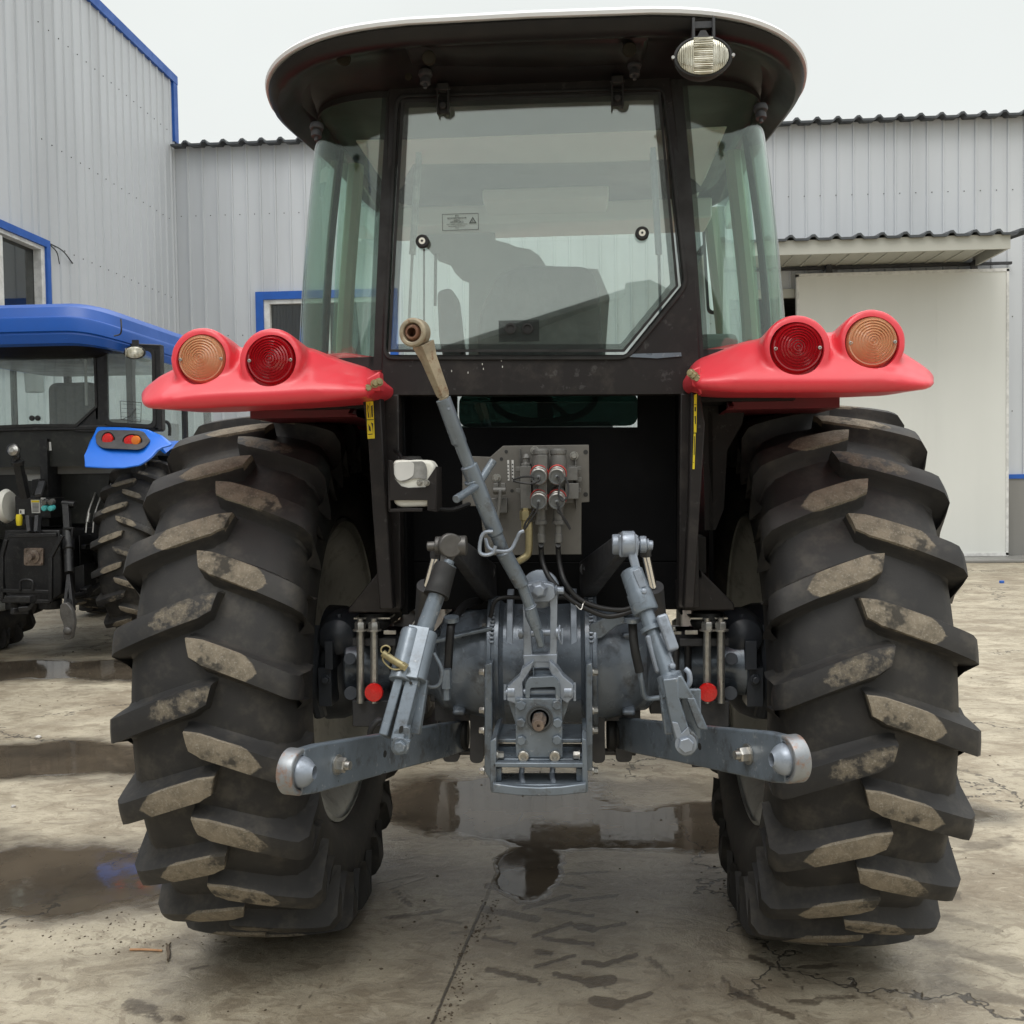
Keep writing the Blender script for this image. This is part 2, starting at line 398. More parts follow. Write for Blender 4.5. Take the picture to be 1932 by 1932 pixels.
        return t.M('MULTIPLY', t.M('MULTIPLY', st, band), t.M('MULTIPLY', rng, rag))
    md = t.N('ShaderNodeAttribute', _attribute_name='mud').outputs['Fac']; dm = t.N('ShaderNodeAttribute', _attribute_name='damp').outputs['Fac']
    ragged = t.M('ADD', t.M('MULTIPLY', t.M('SUBTRACT', t.noise(14, 6, .7, p), .5), 1.15), t.M('MULTIPLY', t.M('SUBTRACT', t.noise(70, 3, .7, p), .5), .6))
    pr = t.M('MULTIPLY', t.ramp(t.M('ADD', md, ragged), .18, .55), t.ramp(md, .02, .6, .0, 1.))
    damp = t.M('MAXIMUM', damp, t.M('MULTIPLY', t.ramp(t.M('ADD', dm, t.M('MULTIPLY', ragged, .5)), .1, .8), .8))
    pr = t.M('MAXIMUM', pr, t.M('MULTIPLY', prints(1.40, .34, 2.2, 6.5, .3, .25, -.5, .30), .6))
    c = t.mix(t.M('MULTIPLY', pr, .88), c, t.mix(t.ramp(mot, .4, .6), (.06, .045, .03), (.095, .075, .052)))
    # joint and cracks
    jl = t.M('ABSOLUTE', t.M('ADD', t.M('SUBTRACT', x, t.M('ADD', -.515, t.M('MULTIPLY', y, .0845))), t.M('MULTIPLY', t.M('SUBTRACT', n_fine, .5), .012)))
    joint = t.M('MULTIPLY', t.ramp(jl, .002, .006, 1., 0.), t.ramp(y, 3.2, 3.5, 1., .25))
    vo = t.N('ShaderNodeTexVoronoi', _feature='DISTANCE_TO_EDGE', Scale=.42)
    dv = t.N('ShaderNodeVectorMath', _operation='ADD'); t.set(dv, 'i0', t.vec(p, (1, 1, 0), (3.3, 1.2, 0)))
    nv = t.N('ShaderNodeVectorMath', _operation='SCALE'); t.set(nv, 'i0', t.noise(3.5, 7, .7, p, 0, 1)); nv.inputs['Scale'].default_value = .5
    t.set(dv, 'i1', nv.outputs[0]); t.set(vo, 'Vector', dv.outputs[0])
    crk = t.M('MULTIPLY', t.ramp(vo.outputs['Distance'], .0012, .0045, 1., 0.), t.ramp(t.noise(1.1, 3, .5, t.vec(p, (1, 1, 1), (7, 7, 7))), .36, .46))
    crack = t.M('MAXIMUM', joint, crk)
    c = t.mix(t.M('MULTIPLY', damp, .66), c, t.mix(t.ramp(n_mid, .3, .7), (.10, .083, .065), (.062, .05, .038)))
    c = t.mix(pud, c, t.mix(t.ramp(n_mid, .3, .7), (.055, .045, .034), (.10, .08, .058)))
    c = t.mix(t.M('MULTIPLY', crack, .85), c, (.04, .034, .028))
    specks = t.ramp(t.noise(55, 2, .5, t.vec(p, (1, 1, 1), (9, 1, 0))), .71, .74)
    c = t.mix(t.M('MULTIPLY', specks, .6), c, (.05, .04, .03))
    r = t.mix(damp, (.58, .58, .58), (.26, .26, .26)); r = t.mix(pud, r, t.mix(t.ramp(n_fine, .4, .75), (.03, .03, .03), (.16, .16, .16)))
    h = t.M('ADD', t.M('ADD', t.M('MULTIPLY', n_fine, .6), t.M('MULTIPLY', mot, .5)), t.M('ADD', t.M('MULTIPLY', scr, .7), t.M('MULTIPLY', n_grit, .2))); h = t.M('SUBTRACT', h, t.M('MULTIPLY', crack, .8)); h = t.M('SUBTRACT', h, t.M('MULTIPLY', pr, .25))
    dry = t.M('SUBTRACT', 1.0, pud)
    ripple = t.M('MULTIPLY', t.noise(26, 2, .5, t.vec(p, (1, .4, 1))), .015)
    t.bsdf(**{'Base Color': c, 'Roughness': r, 'Specular IOR Level': t.M('SUBTRACT', .5, t.M('MULTIPLY', pud, .12)), 'Normal': t.bump(t.M('ADD', t.M('MULTIPLY', h, dry), ripple), .55, .012)})
    return t.m
ground_m = ground_mat()

# ---------------------------------------------------------------- world and light
w = bpy.data.worlds.new('World'); SC.world = w; w.use_nodes = True
nt = w.node_tree; nt.nodes.clear()
SUN_EL, SUN_AZ = radians(58), radians(200)
sky = nt.nodes.new('ShaderNodeTexSky'); sky.sky_type = 'NISHITA'; sky.sun_disc = False
sky.sun_elevation = SUN_EL; sky.sun_rotation = SUN_AZ; sky.dust_density = 6; sky.air_density = 1; sky.ozone_density = 1
tc = nt.nodes.new('ShaderNodeTexCoord'); sx = nt.nodes.new('ShaderNodeSeparateXYZ'); nt.links.new(tc.outputs['Generated'], sx.inputs[0])
mr = nt.nodes.new('ShaderNodeMapRange'); mr.interpolation_type = 'SMOOTHSTEP'; nt.links.new(sx.outputs[2], mr.inputs[0]); mr.inputs[1].default_value = .40; mr.inputs[2].default_value = .92
nz = nt.nodes.new('ShaderNodeTexNoise'); nz.inputs['Scale'].default_value = 2.2; nz.inputs['Detail'].default_value = 5
nt.links.new(tc.outputs['Generated'], nz.inputs['Vector'])
cr = nt.nodes.new('ShaderNodeMix'); cr.data_type = 'RGBA'      # cloud deck, brighter towards the zenith
cr.inputs[6].default_value = (8.7, 9.05, 8.85, 1); cr.inputs[7].default_value = (25, 25, 24.6, 1); nt.links.new(mr.outputs[0], cr.inputs[0])
cn = nt.nodes.new('ShaderNodeMapRange'); nt.links.new(nz.outputs[0], cn.inputs[0]); cn.inputs[1].default_value = .3; cn.inputs[2].default_value = .7; cn.inputs[3].default_value = .955; cn.inputs[4].default_value = 1.03
mm = nt.nodes.new('ShaderNodeVectorMath'); mm.operation = 'SCALE'; nt.links.new(cr.outputs[2], mm.inputs[0]); nt.links.new(cn.outputs[0], mm.inputs['Scale'])
mx = nt.nodes.new('ShaderNodeMix'); mx.data_type = 'RGBA'; mx.inputs[0].default_value = .97
nt.links.new(sky.outputs[0], mx.inputs[6]); nt.links.new(mm.outputs[0], mx.inputs[7])
bg = nt.nodes.new('ShaderNodeBackground'); bg.inputs['Strength'].default_value = .1; nt.links.new(mx.outputs[2], bg.inputs[0])
wo = nt.nodes.new('ShaderNodeOutputWorld'); nt.links.new(bg.outputs[0], wo.inputs[0])
sl = bpy.data.lights.new('sun', 'SUN'); sl.energy = .8; sl.angle = radians(25); sl.color = (1, .97, .92)
so = bpy.data.objects.new('sun', sl); COL.objects.link(so)
# direction the light travels: from azimuth SUN_AZ (behind the camera, to the left), downwards
sd = V((sin(SUN_AZ) * cos(SUN_EL), cos(SUN_AZ) * cos(SUN_EL), sin(SUN_EL)))
so.rotation_euler = sd.to_track_quat('Z', 'Y').to_euler(); so.location = sd * 50
SC.view_settings.view_transform = 'Standard'; SC.view_settings.look = 'None'; SC.view_settings.gamma = 1
SC.view_settings.exposure = 0; SC.view_settings.use_curve_mapping = False
SC.render.engine = 'CYCLES'; SC.cycles.max_bounces = 6; SC.cycles.transparent_max_bounces = 20

# ---------------------------------------------------------------- ground
# one sheet, finely divided where mud was dropped; 'mud' and 'damp' are per-point stain masks
STROKES = []
def strokes(fx, fy, L):
    for x0, y0, x1, y1, r, k in L:
        STROKES.append((ground(*fx(x0, y0)), ground(*fx(x1, y1)), r * 1.75 * fy / 1930, k))
strokes(lambda x, y: (644 + x / 3, 1288 + y / 3), .333, [(830,1150,1090,1190,28,.9),(1020,1140,1250,1070,16,.8),(1250,1085,1500,1070,14,.7),(1150,1125,1380,1165,13,.8),(1040,1275,1290,1205,18,.9),(1290,1235,1560,1205,14,.8),
 (1150,1280,1420,1320,15,.7),(800,1280,1110,1340,28,.8),(1090,1435,1310,1360,16,.8),(1340,1380,1430,1395,26,1),(1430,1395,1600,1365,12,.9),(800,1440,1000,1480,12,.7),(1150,1450,1430,1480,18,.7),(1100,1520,1190,1535,20,.6),
 (1090,1610,1330,1540,13,.7),(1370,1580,1500,1600,16,1),(1500,1590,1670,1540,14,.9),(820,1620,1110,1690,16,.8),(1110,1690,1140,1740,8,.6),(1210,1650,1430,1700,16,.9),(1400,1700,1530,1680,30,1),(1430,1800,1560,1820,30,1),(1560,1820,1750,1760,13,.9),
 (1490,1720,1570,1760,20,.4),(1740,1560,1870,1660,25,.5),(300,1180,390,1260,28,.5),(260,1330,570,1290,20,.5),(530,1340,680,1360,12,.5),(600,1420,910,1385,14,.5),(250,900,460,870,7,.6),(240,940,450,900,7,.5),(210,1020,470,980,7,.6),
 (250,1050,430,1010,6,.5),(200,1140,420,1090,8,.7),(260,1175,480,1100,8,.6),(180,960,290,970,7,.5),(180,1080,240,1085,6,.5),(1500,1600,1680,1590,20,.35),(900,1030,960,1010,18,.6),(860,1000,980,960,20,.7)])
strokes(lambda x, y: (1288 + x / 3, 1288 + y / 3), .333, [(390,1550,520,1600,18,.7),(520,1600,680,1730,10,.6),(660,1610,860,1600,16,.6),(230,1670,330,1780,20,.6),(280,1740,390,1790,26,.7),(390,1800,620,1890,20,.7),(590,1800,760,1810,20,.5),(760,1780,980,1780,18,.5),
 (1030,1760,1240,1850,14,.5),(1350,1800,1470,1800,25,.4),(0,1720,170,1720,25,.4),(1340,1620,1440,1580,8,.4),(1520,1390,1800,1420,7,.4),(1180,1500,1320,1540,6,.5),(700,1860,760,1932,10,.5),(1250,1830,1340,1932,12,.5),(0,1850,50,1932,25,.4),
 (1600,1500,1760,1480,8,.4),(1650,1660,1850,1640,8,.4),(1500,1560,1620,1600,7,.4)])
strokes(lambda x, y: (x * .3784, 1201 + y * .3784), .378, [(640,1830,760,1870,35,.5),(760,1870,800,1910,18,.6),(1490,1850,1640,1700,8,.5),(870,1900,900,1910,20,.5),(1200,1750,1420,1690,8,.4),(900,1700,1100,1640,6,.35),(950,1660,1040,1640,8,.6),(1000,1790,1200,1740,6,.35),(1340,1670,1560,1660,8,.35)])
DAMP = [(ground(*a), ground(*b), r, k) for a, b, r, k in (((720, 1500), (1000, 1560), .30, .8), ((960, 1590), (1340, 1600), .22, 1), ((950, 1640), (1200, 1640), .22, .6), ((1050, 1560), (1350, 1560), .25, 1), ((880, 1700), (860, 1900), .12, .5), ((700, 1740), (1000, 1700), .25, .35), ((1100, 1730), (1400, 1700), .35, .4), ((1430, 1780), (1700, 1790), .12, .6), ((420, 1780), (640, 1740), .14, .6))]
def axis_pts(lo, hi, st, far):
    n = int((hi - lo) / st); return [-600] + [lo - d for d in far] + [lo + st * i for i in range(n + 1)] + [hi + d for d in reversed(far)] + [900]
gx = axis_pts(-2.5, 2.7, .014, (60, 10, 2, .3)); gy = axis_pts(2.35, 4.6, .014, (60, 10, 1.2, .3))
def seg_mask(x, y, L, soft):
    m = 0
    for a, b, r, k in L:
        ky = .46
        dx, dy = b.x - a.x, (b.y - a.y) * ky; px_, py_ = x - a.x, (y - a.y) * ky; R_ = r * (1 + soft)
        if px_ < min(0, dx) - R_ or px_ > max(0, dx) + R_ or py_ < min(0, dy) - R_ or py_ > max(0, dy) + R_: continue
        t_ = max(0, min(1, (px_ * dx + py_ * dy) / (dx * dx + dy * dy + 1e-9)))
        d = sqrt((px_ - dx * t_) ** 2 + (py_ - dy * t_) ** 2)
        q = max(0, min(1, (R_ - d) / (soft * r))) * k
        if q > m: m = q
    return m
me = bpy.data.meshes.new('ground'); nx_, ny_ = len(gx), len(gy)
me.from_pydata([(x, y, 0) for y in gy for x in gx], [], [(j * nx_ + i, j * nx_ + i + 1, (j + 1) * nx_ + i + 1, (j + 1) * nx_ + i) for j in range(ny_ - 1) for i in range(nx_ - 1)])
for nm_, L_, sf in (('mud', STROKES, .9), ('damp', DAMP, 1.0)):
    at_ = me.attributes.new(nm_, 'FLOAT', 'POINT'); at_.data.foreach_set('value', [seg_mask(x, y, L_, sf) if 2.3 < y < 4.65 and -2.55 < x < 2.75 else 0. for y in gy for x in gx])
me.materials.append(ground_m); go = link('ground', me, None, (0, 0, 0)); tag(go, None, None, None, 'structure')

# ---------------------------------------------------------------- buildings
YB = 16.88; XL = -6.6
def ribwall(bm, p0, dirv, L, z0, z1, out, pitch=.25, zt=None, mi=0):
    "ribbed sheet wall from p0 along dirv; out = outward normal; zt(s) = top height"
    p0 = V(p0); dirv = V(dirv); out = V(out); s = 0; prof = []
    while s < L:
        e = min(L, s + pitch)
        prof += [(s, 0), (e - .045, 0), (e - .034, .022), (e - .012, .022), (e - .001, 0)]; s += pitch
    prof = [q for q in prof if q[0] <= L] + [(L, 0)]
    a = [bm.verts.new(p0 + dirv * s + out * o + V((0, 0, z0))) for s, o in prof]
    b = [bm.verts.new(p0 + dirv * s + out * o + V((0, 0, z1 if zt is None else zt(s)))) for s, o in prof]
    for i in range(len(prof) - 1): face(bm, (a[i], a[i+1], b[i+1], b[i]), mi)
def screws(bm, p0, dirv, L, z, out, pitch=.25, off=.1, mi=1):
    s = off
    while s < L:
        p = V(p0) + V(dirv) * s + V((0, 0, z)) + V(out) * .001
        lathe(bm, p, out, [(.0085, 0), (.0085, .005), (.005, .008)], 8, mi); s += pitch
def roofedge(bm, x0, x1, y0, y1, z, rise, pitch=.32):
    "corrugated roof sheet; eave along X at y0, running to y1"
    xs = []; x = x0
    while x < x1:
        xs += [(x, 0), (x + pitch * .55, 0), (x + pitch * .68, .05), (x + pitch * .82, .055), (x + pitch * .96, 0.002)]; x += pitch
    for dz in (0,):
        a = [bm.verts.new((q, y0, z + h)) for q, h in xs]; b = [bm.verts.new((q, y1, z + h + rise)) for q, h in xs]
        c = [bm.verts.new((q, y0, z + h - .035)) for q, h in xs]; d = [bm.verts.new((q, y1, z + h + rise - .035)) for q, h in xs]
        for i in range(len(xs) - 1):
            face(bm, (a[i], a[i+1], b[i+1], b[i])); face(bm, (c[i+1], c[i], d[i], d[i+1])); face(bm, (c[i], c[i+1], a[i+1], a[i]))
mats_wall = [wall_m, ink]
# --- back building
bt = thing('warehouse', 'long pale grey ribbed metal warehouse behind the red tractor, with white sliding door', 'warehouse', (0, YB, 0))
bm = BM()
DX0, DX1, DZ1 = 2.55, 5.2, 4.25       # doorway
WX0, WX1, WZ0, WZ1 = -5.12, -3.0, 2.9, 4.42
W0, W1 = XL, 24.0
def seg(x0, x1, z0, z1):
    ribwall(bm, (x0, YB, 0), (1, 0, 0), x1 - x0, z0, z1, (0, -1, 0))
seg(W0, WX0, 1.28, 7.0); seg(WX0, WX1, 1.28, WZ0); seg(WX0, WX1, WZ1, 7.0); seg(WX1, DX0, 1.28, 7.0); seg(DX0, DX1, DZ1, 7.0); seg(DX1, W1, 1.28, 7.0)
for z in (2.35, 3.85, 5.85):
    screws(bm, (W0, YB, 0), (1, 0, 0), W1 - W0, z + 0.0, (0, -1, 0))
box2(bm, (W0, YB + .25, 0), (WX0, YB + .3, 7.0)); box2(bm, (W0, YB + 8, 0), (W1, YB + 8.2, 7.0)); box2(bm, (W1 - .1, YB + .02, 0), (W1, YB + 8, 7.0))
obj('wall', bm, mats_wall, bt, recalc=False)
bm = BM(); box2(bm, (XL + .0, YB - .03, 0), (DX0, YB + .2, 1.27)); box2(bm, (DX1, YB - .03, 0), (W1, YB + .2, 1.27)); obj('plinth', bm, concrete_w, bt)
bm = BM(); box2(bm, (XL + .02, YB - .05, 1.27), (DX0, YB + .01, 1.34)); box2(bm, (DX1, YB - .05, 1.27), (W1, YB + .01, 1.34)); obj('plinth_trim', bm, blue_trim, bt)
bm = BM(); roofedge(bm, XL + .03, W1 + .2, YB - .22, YB + 8.3, 6.98, .9); obj('roof', bm, roof_sheet, bt)
bm = BM(); box2(bm, (DX0 - .0, YB + 3, 0), (DX1, YB + 3.1, DZ1)); box2(bm, (DX0 - .3, YB + .05, 0), (DX0, YB + 3, DZ1)); box2(bm, (DX1, YB + .05, 0), (DX1 + .1, YB + 3, DZ1)); box2(bm, (DX0, YB + .05, DZ1), (DX1, YB + 3, DZ1 + .1))
for i in range(4): box(bm, (3.4 + .3 * i, YB + 2, 3.2 + .3 * i), (.1, .1, 1.6), Matrix.Rotation(.7, 3, 'Y'))
obj('doorway', bm, dark_in, bt)
bm = BM(); box2(bm, (DX0, YB - .06, DZ1 - .02), (DX1, YB + .03, DZ1 + .12)); obj('lintel', bm, canopy_m, bt)
# sliding door in flat panels
d = thing('sliding_door', 'tall flat white sliding door hanging on the warehouse front under the canopy', 'door', (5.2, YB - .15, .08))
bm = BM()
box2(bm, (3.62, YB - .19, .10), (6.83, YB - .12, 4.53))
for k in range(1, 3): box2(bm, (3.62 + k * 1.07 - .003, YB - .1915, .11), (3.62 + k * 1.07 + .003, YB - .1905, 4.52))
obj('panel', bm, door_m, d, bev=.004)
bm = BM()
for a, b in (((3.58, .06), (3.62, 4.57)), ((6.83, .06), (6.87, 4.57)), ((3.58, 4.53), (6.87, 4.58)), ((3.58, .05), (6.87, .10))):
    box2(bm, (a[0], YB - .20, a[1]), (b[0], YB - .11, b[1]))
obj('frame', bm, white_frame, d)
bm = BM()
for x in (4.1, 6.35): box2(bm, (x - .05, YB - .17, 4.581), (x + .05, YB - .13, 4.695)); cyl(bm, (x, YB - .18, 4.69), (x, YB - .12, 4.69), .04)
obj('hanger', bm, dark_cast, d)
# canopy
c = thing('canopy', 'pale metal canopy with dark corrugated top over the sliding door', 'canopy', (5, YB - .6, 4.8))
bm = BM(); roofedge(bm, 2.0, 6.42, YB - 1.46, YB - .02, 4.86, .12, .33); obj('roof', bm, roof_sheet, c)
bm = BM(); box2(bm, (2.0, YB - 1.40, 4.635), (6.40, YB - 1.36, 4.845)); box2(bm, (6.36, YB - 1.36, 4.64), (6.40, YB - .06, 4.845)); obj('fascia', bm, canopy_m, c)
bm = BM(); ribwall(bm, (2.3, YB - 1.3, 4.80), (1, 0, 0), 4.36, 0, 0.001, (0, 0, -1), .28)
bm.free(); bm = BM()
x = 2.0
while x < 6.1:
    box2(bm, (x, YB - 1.355, 4.72), (x + .27, YB - .05, 4.735)); box2(bm, (x + .25, YB - 1.35, 4.705), (x + .275, YB - .06, 4.719)); x += .28
obj('soffit', bm, canopy_m, c)
bm = BM(); box2(bm, (2.4, YB - .11, 4.66), (6.95, YB - .05, 4.70)); obj('door_track', bm, dark_cast, c)
# back window with blue trim
def window(name, label, x0, x1, z0, z1, y, trims, parent_mats=(white_frame, blue_trim)):
    t = thing(name, label, 'window', ((x0 + x1) / 2, y, z0))
    bm = BM(); ring_prism(bm, [(x0 - .13, y - .07, z0 - .13), (x1 + .13, y - .07, z0 - .13), (x1 + .13, y - .07, z1 + .13), (x0 - .13, y - .07, z1 + .13)],
                          [(x0, y - .07, z0), (x1, y - .07, z0), (x1, y - .07, z1), (x0, y - .07, z1)], (0, .12, 0))
    obj('trim', bm, blue_trim, t)
    bm = BM(); ring_prism(bm, [(x0 + .002, y - .04, z0 + .002), (x1 - .002, y - .04, z0 + .002), (x1 - .002, y - .04, z1 - .002), (x0 + .002, y - .04, z1 - .002)],
                          [(x0 + .1, y - .04, z0 + .09), (x1 - .09, y - .04, z0 + .09), (x1 - .09, y - .04, z1 - .07), (x0 + .1, y - .04, z1 - .07)], (0, .09, 0))
    xm = (x0 + x1) / 2; box2(bm, (xm - .04, y - .035, z0 + .09), (xm + .04, y + .045, z1 - .07))
    obj('frame', bm, white_frame, t)
    bm = BM(); box2(bm, (x0 + .05, y + .05, z0 + .05), (x1 - .05, y + .056, z1 - .05)); obj('pane', bm, glass_dark, t)
    bm = BM(); n = int((x1 - x0) / .02)
    vs = [[bm.verts.new((x0 + (x1 - x0) * i / n, y + .12 + .012 * sin(i * 1.3) + .006 * sin(i * .37), z)) for i in range(n + 1)] for z in (z0, z1)]
    bridge(bm, vs[0], vs[1], 0, False); obj('curtain', bm, curtain_m, t)
    return t
window('window', 'curtained white window framed in blue on the back warehouse beside the red cab', WX0, WX1, WZ0, WZ1, YB, None)

# --- left building
lt = thing('workshop_building', 'tall pale grey ribbed metal building with blue edge trim at the left', 'building', (XL, 10, 0))
bm = BM(); Y0 = -14.0; LL = YB - Y0; ZT = 8.14
LW0, LW1, LZ0, LZ1 = 9.6, 12.5, 2.9, 4.38
def segl(y0, y1, z0, z1): ribwall(bm, (XL, y0, 0), (0, 1, 0), y1 - y0, z0, z1, (1, 0, 0))
segl(Y0, LW0, 0, ZT); segl(LW0, LW1, 0, LZ0); segl(LW0, LW1, LZ1, ZT); segl(LW1, YB, 0, ZT)
for z in (4.46, 5.75, 7.2): screws(bm, (XL, Y0, 0), (0, 1, 0), LL, z, (1, 0, 0))
box2(bm, (XL - 12, YB, 0), (XL, YB + .1, ZT)); box2(bm, (XL - 12, Y0, 0), (XL, Y0 + .1, ZT)); box2(bm, (XL - 12.1, Y0, 0), (XL - 12, YB + .1, ZT)); box2(bm, (XL - 12, Y0, ZT - .2), (XL - .02, YB, ZT - .05))
obj('wall', bm, mats_wall, lt, recalc=False)
bm = BM(); box2(bm, (XL - .06, Y0, ZT - .08), (XL + .05, YB + .12, ZT + .06)); obj('eave_trim', bm, blue_trim, lt)
bm = BM(); box2(bm, (XL - .06, YB - .05, 7.08), (XL + .045, YB + .115, ZT - .082)); obj('corner_trim', bm, blue_trim, lt)
bm = BM(); y = LW0; box2(bm, (XL - .2, LW0, LZ0), (XL - .19, LW1, LZ1)); 
obj('interior', bm, curtain_m, lt)
t = thing('window', 'white framed sliding window with blue surround high on the left building wall', 'window', (XL, 11, LZ0))
bm = BM(); q = [(LW0 - .09, LZ0 - .09), (LW1 + .09, LZ0 - .09), (LW1 + .09, LZ1 + .09), (LW0 - .09, LZ1 + .09)]; q2 = [(LW0, LZ0), (LW1, LZ0), (LW1, LZ1), (LW0, LZ1)]
ring_prism(bm, [(XL - .05, a, b) for a, b in q], [(XL - .05, a, b) for a, b in q2], (.13, 0, 0)); obj('trim', bm, blue_trim, t)
bm = BM(); q = [(LW0 + .002, LZ0 + .002), (LW1 - .002, LZ0 + .002), (LW1 - .002, LZ1 - .002), (LW0 + .002, LZ1 - .002)]; q2 = [(LW0 + .07, LZ0 + .07), (LW1 - .09, LZ0 + .07), (LW1 - .09, LZ1 - .05), (LW0 + .07, LZ1 - .05)]
ring_prism(bm, [(XL - .05, a, b) for a, b in q], [(XL - .05, a, b) for a, b in q2], (.10, 0, 0)); box2(bm, (XL - .04, 11.46, LZ0 + .1), (XL + .05, 11.56, LZ1 - .08)); obj('frame', bm, white_frame, t)
bm = BM(); box2(bm, (XL - .06, LW0 + .05, LZ0 + .05), (XL - .054, LW1 - .05, LZ1 - .05)); obj('pane', bm, glass_dark, t)
bm = BM(); tube(bm, [(XL + .03, 12.66, 4.46), (XL + .05, 12.95, 4.43), (XL + .03, 13.25, 4.33)], .008, 6); tube(bm, [(XL + .03, 12.66, 4.45), (XL + .05, 12.8, 4.38), (XL + .03, 12.9, 4.25)], .007, 6)
obj('cable_end', bm, ink, lt)
# ================================================================ wheels
def tyre_bm(R=.822, hw=.214, lugx=.245, nl=22, rim=.47, ws=1.0, lw=1.0):
    bm = BM(); wl = bm.verts.layers.float.new('wear')
    s = R / .822
    half = [(0, .777), (.35, .773), (.65, .767), (.85, .753), (.97, .727), (1.03, .68), (1.06, .62), (1.06, .57), (1.01, .54), (.93, .505), (.82, .485), (.79, rim / s), (.72, rim / s)]
    prof = [(-x * hw, r * s) for x, r in reversed(half)] + [(x * hw, r * s) for x, r in half[1:]]
    n = 138; prev = None; first = None
    for i in range(n):
        a = 2 * pi * i / n
        cur = [bm.verts.new((x, -cos(a) * r, sin(a) * r)) for x, r in prof]
        if prev:
            for j in range(len(prof) - 1): face(bm, (prev[j], prev[j+1], cur[j+1], cur[j]))
        else: first = cur
        prev = cur
    for j in range(len(prof) - 1): face(bm, (prev[j], prev[j+1], first[j+1], first[j]))
    def carc(x):
        x = min(abs(x) / hw, 1.05)
        for (a, ra), (b, rb) in zip(half, half[1:]):
            if a <= x <= b: return (ra + (rb - ra) * (x - a) / max(1e-6, b - a)) * s
        return .66 * s
    # lugs: stations run from just past the centre out over the shoulder
    def top(x):
        q = abs(x) / lugx
        return s * (.822 - .006 * q - .018 * q ** 2.5 - (.028 * max(0, (q - .9) / .1) ** 1.6))
    S = 15
    for side in (-1, 1):
        for k in range(nl):
            a0 = 2 * pi * (k + (.5 if side > 0 else 0)) / nl
            jit = random.uniform(-.006, .006); wmul = 1 if random.random() > .16 else .52
            rings = []
            for i in range(S + 1):
                t = i / S; x = -.03 + t * (lugx + .03)
                xs = max(0, x); d = (.33 * x + .24 * xs * xs) * ws
                hwid = (.0305 + .002 * t) * lw; base = hwid + (.026 + .004 * t) * lw
                if i == 0: hwid *= .78; base *= .82
                if i == 1: hwid *= .93
                rt = top(x); rb = carc(x) - .006
                end = (i == S)
                L = []
                hN = rt - rb
                cs = [(-base, rb, 0), (-hwid - (base - hwid) * .42, rb + hN * .20, 0), (-hwid - .006, rb + hN * .68, 0), (-hwid, rt - .0012, .9), (-hwid * .5, rt, 1), (0, rt + .001, 1), (hwid * .5, rt, 1), (hwid, rt - .0012, .9), (hwid + .006, rb + hN * .68, 0), (hwid + (base - hwid) * .42, rb + hN * .20, 0), (base, rb, 0)]
                for off, r, wv in cs:
                    xx = x
                    skew = -.25 * off if i < 2 else 0
                    aa = a0 - (d - off + .0) / R + 0
                    v = bm.verts.new((side * (xx + skew), -cos(aa) * r, sin(aa) * r))
                    q = (x + .02) / (lugx)
                    v[wl] = wmul * wv * max(0, min(1, (.86 + jit * 10 - .9 * abs(off) / hwid * .12 - q) * 4)) if wv else 0
                    L.append(v)
                rings.append(L)
            # wall running down the sidewall
            x, d = lugx, (.33 * lugx + .24 * lugx * lugx) * ws
            L = []; hwid = .032 * lw; base = hwid + .030 * lw
            for (off, r, wv), xo in zip([(-base - .006, .69 * s, 0), (-hwid - .02, .695 * s, 0), (-hwid - .01, .70 * s, 0), (-hwid, .705 * s, 0), (-hwid * .5, .705 * s, 0), (0, .705 * s, 0), (hwid * .5, .705 * s, 0), (hwid, .705 * s, 0), (hwid + .01, .70 * s, 0), (hwid + .02, .695 * s, 0), (base + .006, .69 * s, 0)],
                                        [-.03, -.016, -.008, -.003, 0, 0, 0, -.003, -.008, -.016, -.03]):
                aa = a0 - (d + .012 - off) / R
                L.append(bm.verts.new((side * (lugx - .004 + xo), -cos(aa) * r, sin(aa) * r)))
            rings.append(L)
            L = []
            for off in (-base, -hwid - .02, -hwid - .01, -hwid, -hwid * .5, 0, hwid * .5, hwid, hwid + .01, hwid + .02, base):
                aa = a0 - (d + .02 - off) / R; L.append(bm.verts.new((side * (hw * 1.04), -cos(aa) * .655 * s, sin(aa) * .655 * s)))
            rings.append(L)
            for u_, v_ in zip(rings, rings[1:]): bridge(bm, u_, v_, 0, False)
            face(bm, rings[0]); 
    return bm
def mk_mesh(name, bm, mats, angle=32):
    bmesh.ops.recalc_face_normals(bm, faces=bm.faces)
    me = bpy.data.meshes.new(name); bm.to_mesh(me); bm.free()
    for p in me.polygons: p.use_smooth = True
    me.set_sharp_from_angle(angle=radians(angle))
    for m in mats: me.materials.append(m)
    return me
TYRE_ME = mk_mesh('tyre', tyre_bm(), [tyre_m], 48)
TYRE_SLIM = mk_mesh('tyre_slim', tyre_bm(hw=.20, lugx=.235, nl=21, lw=.74), [tyre_m], 48)
